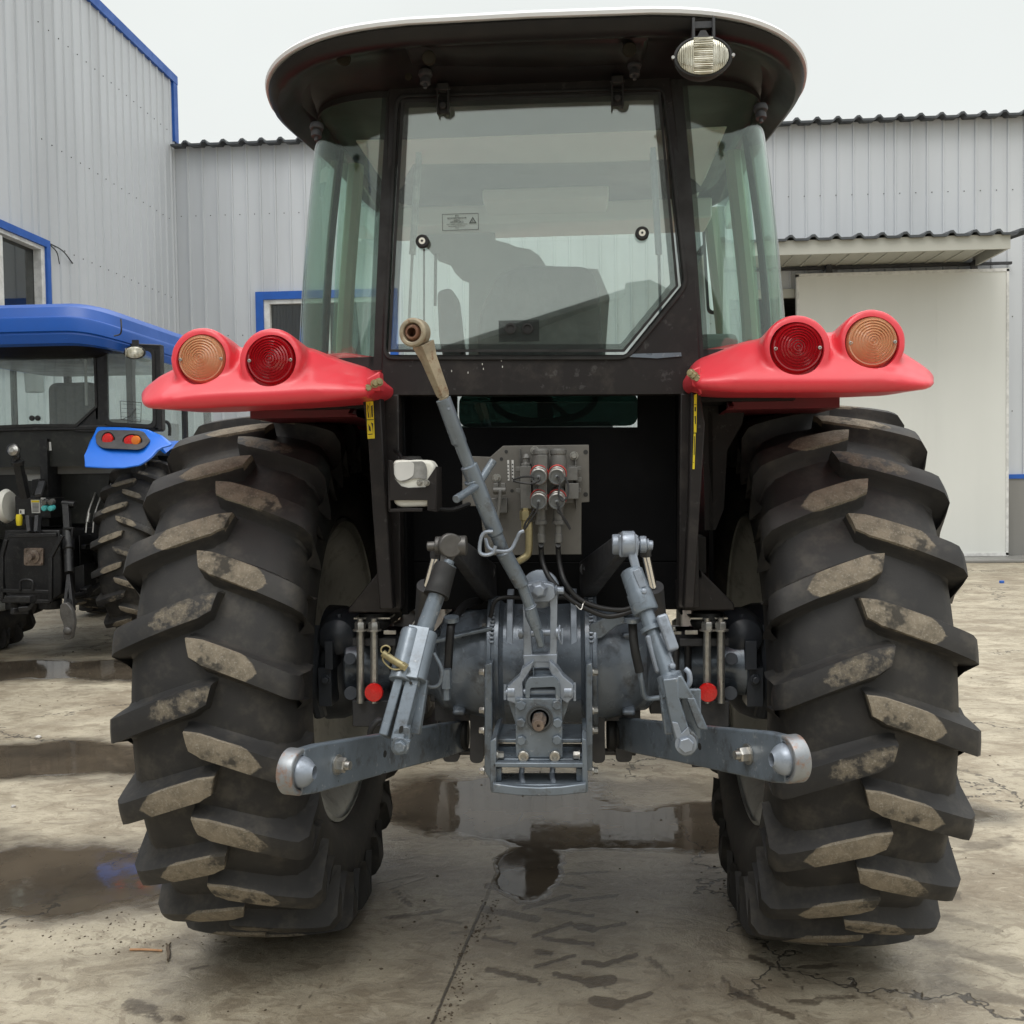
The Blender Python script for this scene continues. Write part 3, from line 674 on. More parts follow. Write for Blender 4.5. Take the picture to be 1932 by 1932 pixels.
def rim_mesh(sg, mat_, R=.822):
    s = R / .822
    bm = BM()
    # sg = direction of the outer side
    P = [(.475, -.190), (.487, -.186), (.487, -.180), (.465, -.176), (.44, -.165), (.41, -.10), (.41, .06), (.44, .16), (.465, .176), (.487, .180), (.487, .186), (.475, .190)]
    lathe(bm, (0, 0, 0), (sg, 0, 0), [(r * s, h) for r, h in P], 72, 0, False)
    lathe(bm, (0, 0, 0), (sg, 0, 0), [(.455 * s, -.174), (.43 * s, -.160), (.40 * s, -.13), (.36 * s, -.10), (.30 * s, -.085), (.17 * s, -.075), (.10, -.075), (.0, -.075)], 72, 0, False)
    lathe(bm, (0, 0, 0), (sg, 0, 0), [(.0, -.03), (.10, -.03), (.17 * s, -.03), (.30 * s, -.01), (.36 * s, .05), (.396 * s, .04)], 72, 0, False)
    for i in range(8):
        a = 2 * pi * i / 8
        hexn(bm, (sg * -.05, .13 * cos(a), .13 * sin(a)), (-sg, 0, 0), .014, .02, 0)
    return mk_mesh('wheel', bm, [mat_], 35)
def wheel(parent, c, sg, phase, rimmat=None, scale=1, me=None):
    w_ = link('wheel', rim_mesh(sg, rimmat or rim_m), parent, c)
    t_ = link('tyre', me or TYRE_ME, w_, c); t_.rotation_euler = (phase, 0, 0)
    if scale != 1: w_.scale = (scale,) * 3
    return w_

# ================================================================ RED TRACTOR
T = thing('tractor', 'red tractor with black cab and white roof, seen from behind with its rear linkage', 'tractor', (0, 3.1, 0))
TX = .82; PHL, PHR = -5.0, 5.0
wheel(T, (-.848, 3.28, .816), -1, radians(PHL))
wheel(T, (.820, 3.28, .816), 1, radians(PHR))
# front wheels
for sg in (-1, 1):
    wheel(T, (sg * .80, 5.5, .816 * .7), sg, .3 * sg, None, .7, TYRE_SLIM)

# ---- roof
def selip(t, hx, hy, ex, cy):
    c, s = cos(t), sin(t)
    return (hx * math.copysign(abs(c) ** (2 / ex), c), cy + hy * math.copysign(abs(s) ** (2 / ex), s))
def roof_ring(hx, hy, z, n=120, ex=6.6, cy=3.25, droop=.10, lift=0):
    out = []
    for i in range(n):
        x, y = selip(2 * pi * i / n, hx - .027, hy, ex, cy)
        q = abs(x) / .72
        out.append(V((x, y, z - .012 - droop * q ** 3.8 * max(0, min(1, (3.5 - y) / .8)) - .02 * max(0, (y - 3.25)))))
    return out
bm = BM()
R_ = [roof_ring(.55, .62, 2.52), roof_ring(.718, .828, 2.508), roof_ring(.727, .836, 2.508), roof_ring(.729, .838, 2.516), roof_ring(.722, .828, 2.526), roof_ring(.69, .79, 2.540, droop=.085), roof_ring(.6, .69, 2.562, droop=.07), roof_ring(.45, .5, 2.575, droop=.06), roof_ring(.2, .2, 2.585), roof_ring(.02, .02, 2.587)]
loft(bm, R_, 0, True)
obj('roof', bm, roof_white, T, angle=50)
bm = BM()
R_ = [roof_ring(.50, .55, 2.515), roof_ring(.712, .822, 2.510), roof_ring(.722, .830, 2.500), roof_ring(.716, .822, 2.480, droop=.095), roof_ring(.704, .806, 2.468, droop=.095), roof_ring(.692, .79, 2.470, droop=.09), roof_ring(.672, .755, 2.484, droop=.075), roof_ring(.645, .70, 2.488, droop=.055), roof_ring(.63, .64, 2.470, droop=.035), roof_ring(.60, .58, 2.456, droop=.01), roof_ring(.50, .50, 2.452, droop=.0)]
loft(bm, R_, 0, True)
rl = obj('roof_lining', bm, roof_black, T, angle=50)
# raised duct moulding across the back
bm = BM()
pr = [(2.475, .0), (2.485, -.012), (2.53, -.020), (2.60, -.016), (2.64, .0)]
sec = []
for x in (-.30, -.285, .27, .285):
    k = 0 if abs(x) > .284 and x < 0 or x == .285 else 1
    sec.append([V((x, y, 2.470 + z * (1 if k else .1) - .004)) for y, z in pr] + [V((x, 2.64, 2.49)), V((x, 2.475, 2.49))])
loft(bm, sec); obj('air_duct', bm, roof_black, rl, bev=.004)
for u, v in ((646, 105), (808, 104), (1188, 88), (1362, 72)):
    bm = BM(); p = at(u, v, 2.47); lathe(bm, p + V((0, .02, 0)), (0, -1, -.25), [(.0165, 0), (.0165, .014), (.014, .017), (0, .017)], 24); obj('plug', bm, plug_brown, rl)
for u, v in ((803, 150), (1197, 134), (1435, 215), (598, 250)):
    bm = BM(); p = at(u, v, 2.6)
    lathe(bm, p + V((0, 0, .02)), (0, -.2, -1), [(.016, 0), (.018, .008), (.016, .014), (.009, .016), (.009, .022), (.013, .022), (.013, .034), (.005, .034), (.005, .045)], 20); obj('mounting_bolt', bm, dark_cast, rl)
bm = BM(); p = at(771, 145, 2.6); lathe(bm, p, (0, -1, -.3), [(.009, 0), (.009, .006), (0, .008)], 20); obj('drain_cap', bm, plug_brown, rl)
# work light
wl_c = at(1326, 108, 2.40)
bm = BM()
def ellipse_lathe(bm, c, prof, rx, rz, n=40, tilt=0.0, mi=0, cap=True):
    prev = None
    for s_, y in prof:
        cur = [bm.verts.new(V(c) + V((rx * s_ * cos(2*pi*i/n), y + tilt * rz * s_ * sin(2*pi*i/n), rz * s_ * sin(2*pi*i/n)))) for i in range(n)] if s_ > 1e-4 else [bm.verts.new(V(c) + V((0, y, 0)))]
        if prev:
            if len(cur) == 1:
                for i in range(n): face(bm, (prev[i], prev[(i+1) % n], cur[0]), mi)
            elif len(prev) == 1:
                for i in range(n): face(bm, (prev[0], cur[(i+1) % n], cur[i]), mi)
            else: bridge(bm, prev, cur, mi)
        prev = cur
ellipse_lathe(bm, wl_c, [(0, .07), (.55, .065), (.85, .045), (1.0, .015), (1.04, 0), (1.02, -.006), (.94, -.007), (.90, .002)], .0645, .046)
wl = obj('work_light', bm, black_rubber, T, angle=40)
bm = BM(); ellipse_lathe(bm, wl_c, [(.92, .002), (.90, -.006), (.7, -.011), (.4, -.014), (0, -.015)], .0645, .046)
for i in range(-9, 10):
    z = i * .0042
    w_ = .022
    box(bm, wl_c + V((0, -.0145, z)), (w_ * 2, .003, .0018))
for i in range(-16, 17):
    if abs(i) < 7: continue
    x = i * .0034; hz = .036 * sqrt(max(0, 1 - (x / .06) ** 2)); box(bm, wl_c + V((x, -.0115, 0)), (.0012, .003, hz * 1.5))
obj('lens', bm, lens_clear, wl, angle=30)
bm = BM()
a, b = at(1308, 78, 2.42), at(1308, 52, 2.44); c_, d_ = at(1346, 78, 2.42), at(1346, 50, 2.44)
for p, q in ((a, b), (c_, d_)): box2(bm, (p.x - .003, p.y - .01, p.z), (p.x + .003, p.y + .02, q.z + .01))
box2(bm, (a.x, a.y + .0, b.z - .01), (c_.x, a.y + .02, b.z + .005)); lathe(bm, at(1326, 72, 2.41) + V((0, .012, .004)), (0, -1, 0), [(.012, 0), (.012, .02), (0, .02)], 6); obj('bracket', bm, dark_cast, wl)
bm = BM(); lathe(bm, wl_c + V((.068, 0, 0)), (0, -1, 0), [(.004, 0), (.004, .008)], 8); obj('screw', bm, steel, wl); bm = BM(); lathe(bm, wl_c + V((-.068, 0, 0)), (0, -1, 0), [(.004, 0), (.004, .008)], 8); obj('screw', bm, steel, wl)

# ---- cab rear frame
YC = 2.68
OUT = [(733, 158), (1264, 144), (1313, 530), (1324, 744), (718, 746)]
INN = [(757, 190), (1249, 172), (1288, 535), (1180, 669), (727, 669)]
bm = BM()
ring_prism(bm, pxs(OUT, YC), pxs(INN, YC), (0, .05, 0))
# posts below
prism(bm, pxs([(724, 744), (752, 744), (757, 1128), (757, 1150), (715, 1150), (733, 1100)], YC - .002), (0, .06, 0))
prism(bm, pxs([(1284, 742), (1312, 742), (1320, 1130), (1322, 1148), (1280, 1148)], YC - .002), (0, .06, 0))
# top cross rail
box2(bm, at(735, 163, YC + .004), at(1264, 140, YC + .06))
fr = obj('cab_frame', bm, black_frame, T, bev=.006, seg=3)
# inner lip of the frame (raised border lines)
bm = BM()
ring_prism(bm, rounded(pxs([(745, 178), (1254, 163), (1299, 540), (1186, 679), (722, 679)], YC - .006), .03), rounded(pxs([(752, 184), (1250, 168), (1291, 537), (1182, 671), (728, 671)], YC - .006), .025), (0, .02, 0))
obj('window_seal', bm, black_rubber, fr, bev=.002)
# paint scrape
bm = BM(); prism(bm, pxs([(1180, 668), (1285, 665), (1286, 672), (1240, 676), (1182, 673)], YC - .004), (0, .003, 0)); obj('scraped_strip', bm, implement, fr)
bm = BM()
for u, v in ((910, 687), (946, 680), (912, 696), (948, 692), (883, 703), (852, 700)):
    bm = BM(); box(bm, at(u, v, YC - .001), (.002, .002, .005)); obj('paint_chip', bm, white_s, fr)
# ---- rear window
bm = BM()
GW = [(757, 189), (1246, 173), (1280, 540), (1178, 664), (732, 664)]
prism(bm, rounded(pxs(GW, YC - .012), .022), (0, .005, 0))
rw = obj('rear_window', bm, glass_rear, T)
def band(bm, poly, wpx, Y, off=.0):
    import itertools
    pts = [V((p[0], p[1])) for p in poly]; n = len(pts); inn = []
    for i in range(n):
        p, a, b = pts[i], pts[i-1], pts[(i+1) % n]
        d1 = (p - a).normalized(); d2 = (b - p).normalized()
        n1 = V((-d1.y, d1.x)); n2 = V((-d2.y, d2.x)); m = (n1 + n2).normalized(); k = wpx / max(.3, m.dot(n1))
        inn.append((p.x + m.x * k, p.y + m.y * k))
    return inn
g1 = band(bm, GW, 5, 0); g2 = band(bm, GW, 15, 0)
bm = BM(); ring_prism(bm, pxs(GW, YC - .0145), pxs(g1, YC - .0145), (0, .0015, 0)); obj('glass_border', bm, black_rubber, rw)
bm = BM(); ring_prism(bm, pxs(g1, YC - .014), pxs(g2, YC - .014), (0, .001, 0)); obj('dotted_border', bm, frit, rw)
for i, (u, v) in enumerate(((836, 188), (1165, 174))):
    bm = BM()
    for dx in (-.0135, .0135): box(bm, at(u, v, YC - .025) + V((dx, 0, 0)), (.004, .02, .078))
    box(bm, at(u, v + 19, YC - .02), (.028, .008, .022)); box(bm, at(u, v - 22, YC - .028), (.026, .024, .018))
    lathe(bm, at(u, v + 12, YC - .024), (0, -1, 0), [(.010, 0), (.010, .008), (.007, .011), (0, .011)], 16)
    cyl(bm, at(u, v - 21, YC - .03) + V((-.019, 0, 0)), at(u, v - 21, YC - .03) + V((.019, 0, 0)), .0035, n=10)
    obj('hinge', bm, dark_cast if i == 9 else black_rubber, rw, bev=.0015)
for u, v in ((798, 457), (1211, 442)):
    bm = BM(); p = at(u, v, YC - .017)
    lathe(bm, p, (0, -1, 0), [(.012, 0), (.0175, .004), (.0175, .012), (.015, .016), (.008, .016)], 28, 0); lathe(bm, p + V((0, -.014, 0)), (0, -1, 0), [(.0085, 0), (.0085, .003), (0, .003)], 20, 1); lathe(bm, p + V((0, -.017, 0)), (0, -1, 0), [(.003, 0), (.003, .001), (0, .001)], 12, 0)
    obj('window_catch', bm, [black_rubber, white_plastic], rw)
for u, v in ((963, 620), (995, 620)):
    bm = BM(); p = at(u, v, YC - .014); lathe(bm, p, (0, -1, 0), [(.0145, 0), (.0145, .003), (.010, .004), (.010, .001), (0, .001)], 28); obj('grommet', bm, black_rubber, rw)
bm = BM(); box(bm, at(979, 624, YC - .0132), (.105, .0008, .055)); obj('grommet_pad', bm, frit, rw)
# caution sticker, printed to be read from inside: mirrored from here
def text(name, s, p, size, mat_, parent, mirror=False, rotz=0, ext=.0004, bold=0):
    cu = bpy.data.curves.new(name, 'FONT'); cu.body = s; cu.size = size; cu.align_x = 'CENTER'; cu.align_y = 'CENTER'; cu.extrude = ext; cu.offset = bold
    o = bpy.data.objects.new(name, cu); COL.objects.link(o); dg = bpy.context.evaluated_depsgraph_get(); me = bpy.data.meshes.new_from_object(o.evaluated_get(dg))
    bpy.data.objects.remove(o); M_ = Matrix.Rotation(pi / 2, 4, 'X')
    if mirror: M_ = Matrix.Diagonal((-1, 1, 1, 1)) @ M_
    me.transform(M_); me.materials.clear(); me.materials.append(mat_)
    oo = link(name, me, parent, p); return oo
s0, s1 = at(834, 404, YC - .014), at(903, 433, YC - .014)
label_g = paint('sticker_grey', (.30, .33, .31), .5); sticker_ink = paint('sticker_ink', (.10, .115, .11), .6)
bm = BM(); ring_prism(bm, [(s0.x, s0.y, s0.z), (s1.x, s0.y, s0.z), (s1.x, s0.y, s1.z), (s0.x, s0.y, s1.z)], [(s0.x + .001, s0.y, s0.z - .001), (s1.x - .001, s0.y, s0.z - .001), (s1.x - .001, s0.y, s1.z + .001), (s0.x + .001, s0.y, s1.z + .001)], (0, .0008, 0))
tri = at(892, 416, YC - .014)
ring_prism(bm, [tri + V((-.010, 0, -.007)), tri + V((.010, 0, -.007)), tri + V((0, 0, .010))], [tri + V((-.0055, 0, -.0045)), tri + V((.0055, 0, -.0045)), tri + V((0, 0, .0055))], (0, .0008, 0))
box(bm, tri + V((0, 0, -.0005)), (.0016, .0008, .006))
st = obj('caution_sticker', bm, sticker_ink, rw)
text('lettering', 'CAUTION', at(862, 419, YC - .0145), .0075, sticker_ink, st, True)
for i, (v, s_) in enumerate(((407.5, '注 意'), (411.5, '请勿在车辆行驶时打开后窗'), (415.5, '以免危险'), (423, 'DO NOT OPEN REAR WINDOW WHILE'), (426.5, 'THE TRACTOR IS BEING DRIVEN'), (430, 'INJURY'))):
    text('lettering', s_, at(862, v, YC - .0145), .0042 if i < 3 else .0030, sticker_ink, st, True)
# ---- lower window + back panel
bm = BM()
YP = 2.84
po = pxs([(740, 735), (1300, 735), (1300, 1060), (740, 1060)], YP)
pi_ = pxs([(862, 742), (1203, 742), (1203, 806), (862, 806)], YP)
ring_prism(bm, po, pi_, (0, .02, 0))
prism(bm, pxs([(740, 1060), (1300, 1060), (1290, 1150), (750, 1150)], YP), (0, .02, 0))
box2(bm, at(750, 742, YC + .05), V((at(757, 742, YC).x, YP, at(740, 1150, YP).z))); box2(bm, at(1281, 742, YC + .05), V((at(1288, 742, YC).x, YP, at(1300, 1150, YP).z)))
bp = obj('back_panel', bm, black_panel, T, bev=.004)
bm = BM(); prism(bm, rounded(pxs([(866, 743), (1204, 741), (1203, 803), (866, 806)], YP - .008), .03), (0, .006, 0)); obj('lower_window', bm, glass('lower_window_glass', (.07, .12, .105), .6, .10, (.03, .06, .05), .01), T)
bm = BM(); box2(bm, at(720, 744, YC + .05), at(1310, 738, YP)); obj('ledge', bm, black_frame, T)
# ---- corner glass
def corner(sg):
    top_ = [(.345, 2.69, 2.455), (.45, 2.70, 2.455), (.54, 2.74, 2.455), (.595, 2.82, 2.455), (.618, 2.95, 2.455), (.628, 3.2, 2.455)]
    bot = [(.398, 2.69, 1.715), (.50, 2.695, 1.715), (.60, 2.73, 1.715), (.668, 2.81, 1.715), (.692, 2.95, 1.715), (.70, 3.2, 1.715)]
    tp = smooth_path(top_, 6); bt_ = smooth_path(bot, 6)
    nz = 10; bm = BM(); g = []
    for k in range(nz + 1):
        q = k / nz; g.append([])
        for a, b in zip(bt_, tp):
            p = a.lerp(b, q); bulge = .012 * sin(pi * q)
            d = V((p.x - .35, p.y - 3.2, 0)); d = d.normalized() if d.length > .01 else d
            g[-1].append(V((sg * (p.x + d.x * bulge), p.y + d.y * bulge, p.z)))
    def sheet(bm, g, th):
        A = [[bm.verts.new(p) for p in r] for r in g]
        B = []
        for r in g:
            rr = []
            for p in r:
                d = V((p.x, p.y - 3.2, 0)).normalized(); rr.append(bm.verts.new(p - d * th))
            B.append(rr)
        for X in (A, B):
            for a, b in zip(X, X[1:]): bridge(bm, a, b, 0, False)
        bridge(bm, A[0], B[0], 0, False); bridge(bm, A[-1], B[-1], 0, False)
    sheet(bm, g, .005)
    o = obj('corner_window', bm, glass_side, T, angle=60)
    # black border: inner vertical edge, bottom, top
    bm = BM()
    def off(r, e=.002):
        return [p + V((p.x, p.y - 3.2, 0)).normalized() * e for p in r]
    m = len(g[0])
    sheet(bm, [off(r[:3]) for r in g], .002)
    lo = [off(r) for r in g[:1]] + [[a.lerp(b, .45) for a, b in zip(off(g[0]), off(g[1]))]]
    hi = [[a.lerp(b, .6) for a, b in zip(off(g[-2]), off(g[-1]))]] + [off(g[-1])]
    lo2 = []
    z_in = .13
    sheet(bm, [off(g[0], .0025), [p + V((0, 0, .035)) for p in off(g[0], .0025)]], .002); sheet(bm, hi, .003)
    obj('black_border', bm, black_rubber, o, angle=60)
    bm = BM(); e2 = .0022
    sheet(bm, [[r[2].lerp(r[3], t_) + V((r[4].x, r[4].y - 3.2, 0)).normalized() * e2 for t_ in (0, .35, .7)] for r in g], .001)
    obj('dotted_border', bm, frit, o)
    # rear door edge strip
    bm = BM(); tube(bm, [(sg * .700, 3.2, 1.70), (sg * .672, 3.2, 2.1), (sg * .628, 3.2, 2.455)], .013, 8); obj('pillar', bm, black_frame, T)
    # side door glass
    bm = BM(); prism(bm, [(sg * .702, 3.22, 1.45), (sg * .705, 4.05, 1.3), (sg * .64, 4.0, 2.43), (sg * .63, 3.22, 2.455)], (-sg * .005, 0, 0)); obj('door_window', bm, glass_side, T)
    bm = BM(); tube(bm, [(sg * .69, 4.12, 1.2), (sg * .69, 4.10, 1.8), (sg * .62, 4.02, 2.45)], .028, 8); obj('front_pillar', bm, pillar_int, T)
    bm = BM(); tube(bm, [(sg * .665, 3.3, 1.4), (sg * .650, 3.3, 1.9), (sg * .60, 3.3, 2.44)], .026, 8); obj('inner_pillar', bm, pillar_int, T)
corner(-1); corner(1)
# windscreen, bonnet, chassis, floor, interior
bm = BM(); prism(bm, [(-.62, 4.12, 1.25), (.62, 4.12, 1.25), (.58, 4.02, 2.43), (-.58, 4.02, 2.43)], (0, .005, 0)); obj('windscreen', bm, glass_far, T)
bm = BM(); box2(bm, (-.46, 2.9, 1.15), (.46, 4.15, 1.25)); box2(bm, (-.66, 4.08, 1.1), (.66, 4.16, 1.3)); box2(bm, (-.68, 2.76, 1.62), (-.42, 3.2, 1.70)); box2(bm, (.42, 2.76, 1.62), (.68, 3.2, 1.70)); obj('cab_floor', bm, black_frame, T)
bm = BM(); box2(bm, (-.55, 3.06, 2.435), (.55, 4.03, 2.449)); box2(bm, (-.60, 3.80, 2.36), (.60, 4.03, 2.434)); box2(bm, (-.22, 3.6, 2.39), (.22, 3.8, 2.434)); obj('headliner', bm, headliner, T, bev=.01)
bm = BM(); q = [(-.25, 4.2, 1.0), (.25, 4.2, 1.0), (.27, 4.2, 1.5), (.17, 4.2, 1.62), (-.17, 4.2, 1.62), (-.27, 4.2, 1.5)]
loft(bm, [q, [V(p) + V((0, 1.0, -.02)) for p in q], [V((p[0] * .9, 5.95, 1.0 + (p[2] - 1) * .75)) for p in q]]); obj('bonnet', bm, red_paint, T, bev=.03)
bm = BM(); loft(bm, [[(-.2, 3.15, .72), (.2, 3.15, .72), (.2, 3.15, 1.1), (-.2, 3.15, 1.1)], [(-.18, 4.3, .62), (.18, 4.3, .62), (.2, 4.3, 1.05), (-.2, 4.3, 1.05)], [(-.2, 5.9, .6), (.2, 5.9, .6), (.22, 5.9, 1.05), (-.22, 5.9, 1.05)]])
cyl(bm, (-.62, 5.35, .57), (.62, 5.35, .57), .07); box2(bm, (-.2, 5.2, .55), (.2, 5.5, .75)); obj('chassis', bm, dark_cast, T, bev=.01)
# seat
bm = BM(); ys = 3.28
bk = rounded(pxs([(985, 500), (1118, 502), (1132, 560), (1140, 700), (905, 700), (900, 640), (905, 585), (940, 515)], ys), [.05, .05, .05, .02, .02, .05, .05, .05])
prism(bm, bk, (0, .12, 0)); se = obj('seat', bm, seat_m, T, bev=.03, seg=4)
bm = BM(); box2(bm, (-.28, 3.25, 1.45), (.22, 3.75, 1.6)); box2(bm, (-.2, 3.3, 1.25), (.15, 3.6, 1.45)); obj('cushion', bm, seat_m, se, bev=.03)
bm = BM(); prism(bm, rounded(pxs([(824, 548), (850, 542), (862, 560), (872, 650), (880, 740), (850, 740), (828, 640)], 3.35), .02), (0, .10, 0)); obj('armrest', bm, seat_m, se, bev=.01)
# fabric sunshade hanging in the windscreen
bm = BM(); pp = [(790, 430), (800, 462), (815, 478), (828, 492), (850, 500), (858, 514), (872, 528), (885, 533), (884, 700), (1140, 700), (1150, 560), (1128, 508), (1030, 501), (1018, 483), (1000, 470), (975, 466), (958, 459), (935, 453), (933, 430)]
prism(bm, pxs(pp, 3.93), (0, .012, 0)); obj('sun_curtain', bm, trim_interior, T)
bm = BM(); tube(bm, pxs([(822, 480), (821, 577)], 3.9), .006, 8, k=0); tube(bm, pxs([(800, 470), (800, 640)], 3.9), .004, 8, k=0); obj('curtain_rod', bm, dark_cast, T)
for sg, uv in ((1, [(1232, 290), (1243, 480), (1246, 590)]), (-1, [(790, 300), (778, 480), (770, 640)])):
    bm = BM(); tube(bm, pxs(uv[:2], YC + .06), .009, 10, k=0); tube(bm, pxs(uv[1:], YC + .06), .004, 8, k=0); box(bm, at(uv[0][0], uv[0][1], YC + .06), (.014, .014, .03)); obj('gas_strut', bm, cloudy if sg < 0 else implement, T)
bm = BM(); st_c = V((-.02, 3.85, 1.72)); 
for i in range(1): 
    a, b, d = frame_of(V((0, -.5, .85))); ring = [st_c + a * .19 * cos(t_) + b * .19 * sin(t_) for t_ in [2*pi*j/28 for j in range(29)]]
    tube(bm, ring, .013, 8, k=0); cyl(bm, st_c, st_c - V((0, -.2, .5)), .03)
    for t_ in (0, 2.1, 4.2): cyl(bm, st_c, st_c + a * .19 * cos(t_) + b * .19 * sin(t_), .01)
obj('steering_wheel', bm, black_rubber, T)
bm = BM(); box2(bm, (.40, 3.1, 1.66), (.62, 3.8, 1.80)); box2(bm, (.44, 3.2, 1.80), (.6, 3.6, 1.86)); obj('side_console', bm, trim_interior, T, bev=.02)
bm = BM(); box2(bm, (-.62, 3.1, 1.66), (-.44, 3.8, 1.74)); obj('side_console', bm, trim_interior, T, bev=.02)
for u0, u1, v0, v1 in ((1325, 1362, 425, 592),):
    bm = BM(); prism(bm, rounded(pxs([(u0, v0), (u1 - 4, v0), (u1, v1), (u0 + 10, v1)], 4.3), .04), (0, .03, 0)); mi_ = obj('side_mirror', bm, black_rubber, T, bev=.01)
    bm = BM(); prism(bm, rounded(pxs([(u0 + 5, v0 + 6), (u1 - 8, v0 + 6), (u1 - 4, v1 - 6), (u0 + 14, v1 - 6)], 4.299), .03), (0, .002, 0)); obj('mirror_glass', bm, MATS['chrome_rod'], mi_)

# ---- fenders
def fender(sg):
    def P(u, v, Y=2.45):
        p = at(u, v, Y); return p.x, p.z
    if sg > 0: st = [(1302, 700, 712, .07), (1306, 687, 728, .04), (1320, 676, 735, .015), (1355, 663, 739, .004), (1400, 645, 741, 0), (1450, 635, 741, 0), (1540, 626, 741, 0), (1600, 628, 741, 0), (1660, 643, 740, 0), (1700, 662, 738, .002), (1728, 680, 737, .008), (1747, 693, 735, .018), (1758, 703, 731, .035), (1764, 714, 724, .06)]
    else: st = [(266, 745, 755, .06), (270, 736, 766, .035), (280, 726, 771, .018), (302, 709, 772, .006), (330, 695, 772, 0), (380, 676, 771, 0), (430, 660, 768, 0), (485, 652, 766, 0), (540, 650, 763, 0), (590, 657, 760, 0), (646, 679, 755, .004), (690, 692, 750, .015), (710, 703, 742, .04), (718, 716, 726, .07)]
    rings = []
    for u, vt, vb, yo in st:
        y0 = 2.425 + yo; h = vb - vt; k = min(1, h / 95.)
        def Q(y, v, off=0):
            p = at(u, v, y); return V((p.x + off, y, p.z))
        a = Q(y0 + .15, vt); zb = at(u, vb, y0).z; X0 = at(u, vb, y0).x
        rings.append([V((X0, y0 + .30, zb + .010)), V((X0, y0 + .04, zb + .002)), Q(y0 + .012, vb), Q(y0, vb - 9 * k), Q(y0 - .004, vb - 24 * k), Q(y0 + .008, vb - 38 * k), Q(y0 + .045, vb - 38 * k - (h - 38 * k) * .40), Q(y0 + .10, vt + 5 * k), a, V((a.x, y0 + .36, a.z - .002))])
    bm = BM(); loft(bm, rings)
    pods = []
    for u, v, Yp, L in (((1506, 654, 2.475, .22), (1648, 643, 2.50, .20)) if sg > 0 else ((508, 677, 2.475, .22), (377, 675, 2.50, .20))):
        p = at(u, v, Yp - .03); c = V((p.x, Yp - .03, p.z)); pods.append(c)
        d = V((sg * -.05, 1, -.12)).normalized()
        lathe(bm, c, d, [(.0, .0), (.074, .0), (.0775, .004), (.079, .02), (.079, L * .5), (.066, L), (.03, L + .04), (0, L + .05)], 40, 0, False)
    # shell forward over the tyre
    x0, x1 = P(1325, 700)[0], P(1700, 700)[0]
    sh = []
    for y, zt in ((2.74, 1.77), (3.0, 1.785), (3.3, 1.77), (3.6, 1.68), (3.8, 1.55)):
        sh.append([V((sg * x0, y, zt - .06)), V((sg * x1, y, zt - .07)), V((sg * x1, y, zt - .045)), V((sg * (x1 - .05), y, zt - .01)), V((sg * (x0 + .12), y, zt)), V((sg * x0, y, zt - .02))])
    loft(bm, sh)
    o = obj('fender', bm, red_paint, T, angle=180)
    r = o.modifiers.new('r', 'REMESH'); r.mode = 'VOXEL'; r.voxel_size = .0055; r.use_smooth_shade = True
    s_ = o.modifiers.new('s', 'SMOOTH'); s_.factor = .6; s_.iterations = 9
    baked(o)
    # recesses for the lenses
    cb = BM()
    for c in pods:
        lathe(cb, c + V((0, -.06, 0)), (sg * -.05, 1, -.08), [(.0645, 0), (.0635, .09)], 48)
    bmesh.ops.recalc_face_normals(cb, faces=cb.faces); cm = bpy.data.meshes.new('cut'); cb.to_mesh(cm); cb.free(); co = bpy.data.objects.new('cut', cm); COL.objects.link(co)
    bo = o.modifiers.new('b', 'BOOLEAN'); bo.object = co; bo.operation = 'DIFFERENCE'; bo.solver = 'FAST'
    bpy.context.view_layer.update(); baked(o); bpy.data.objects.remove(co)
    for p in o.data.polygons: p.use_smooth = True
    o.data.set_sharp_from_angle(angle=radians(50)); o.data.materials.clear(); o.data.materials.append(red_paint)
    # lenses
    for c, m, nm, lab in ((pods[0], lens_red, 'tail_light', None), (pods[1], lens_amber, 'turn_signal', None)):
        d = V((sg * .02, -1, .02)).normalized(); bm = BM()
        pr = [(.0595, -.03), (.0605, 0), (.060, .006), (.056, .0125)]
        if nm == 'turn_signal': pass
        rr = .053
        while rr > .004:
            q = 1 - (rr / .06) ** 2; hgt = .010 + .010 * q
            pr += [(rr, hgt), (rr - .0036, hgt + .0040), (rr - .0048, hgt + .0004)]; rr -= .0064
        pr += [(0, .0205)]
        lathe(bm, c + V((0, .020, 0)), d, pr, 56, 0, False)
        for sx_ in (-1, 1): lathe(bm, c + V((sx_ * .051, .008, -.003)), d, [(.0042, 0), (.0042, .004), (.002, .0045), (.002, .002), (0, .002)], 12, 1); 
        l_ = obj(nm, bm, [m, steel], T, angle=25)
        bm = BM(); lathe(bm, c + V((0, .032, 0)), d, [(.058, 0), (.045, -.012), (.02, -.02), (0, -.02)], 40, 0, False); obj('reflector', bm, MATS['chrome_rod'] if nm == 'turn_signal' else red_reflect, l_)
    # inner wheel-arch plate and its rear flange
    bm = BM(); X = .505
    arc = [V((sg * X, 3.1 - cos(a) * .88, .82 + sin(a) * .86)) for a in [radians(q) for q in range(66, 125, 6)]]
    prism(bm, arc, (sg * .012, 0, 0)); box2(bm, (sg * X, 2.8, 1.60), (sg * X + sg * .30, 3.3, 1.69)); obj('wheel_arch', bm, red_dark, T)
    bm = BM(); box2(bm, (sg * .475, 2.95, .98), (sg * .487, 3.94, 1.70)); obj('inner_arch_shade', bm, black_panel, T)  # black plate added to paint the darkness between tyre and cab post
    # tab at the inner corner with bolts
    bm = BM()
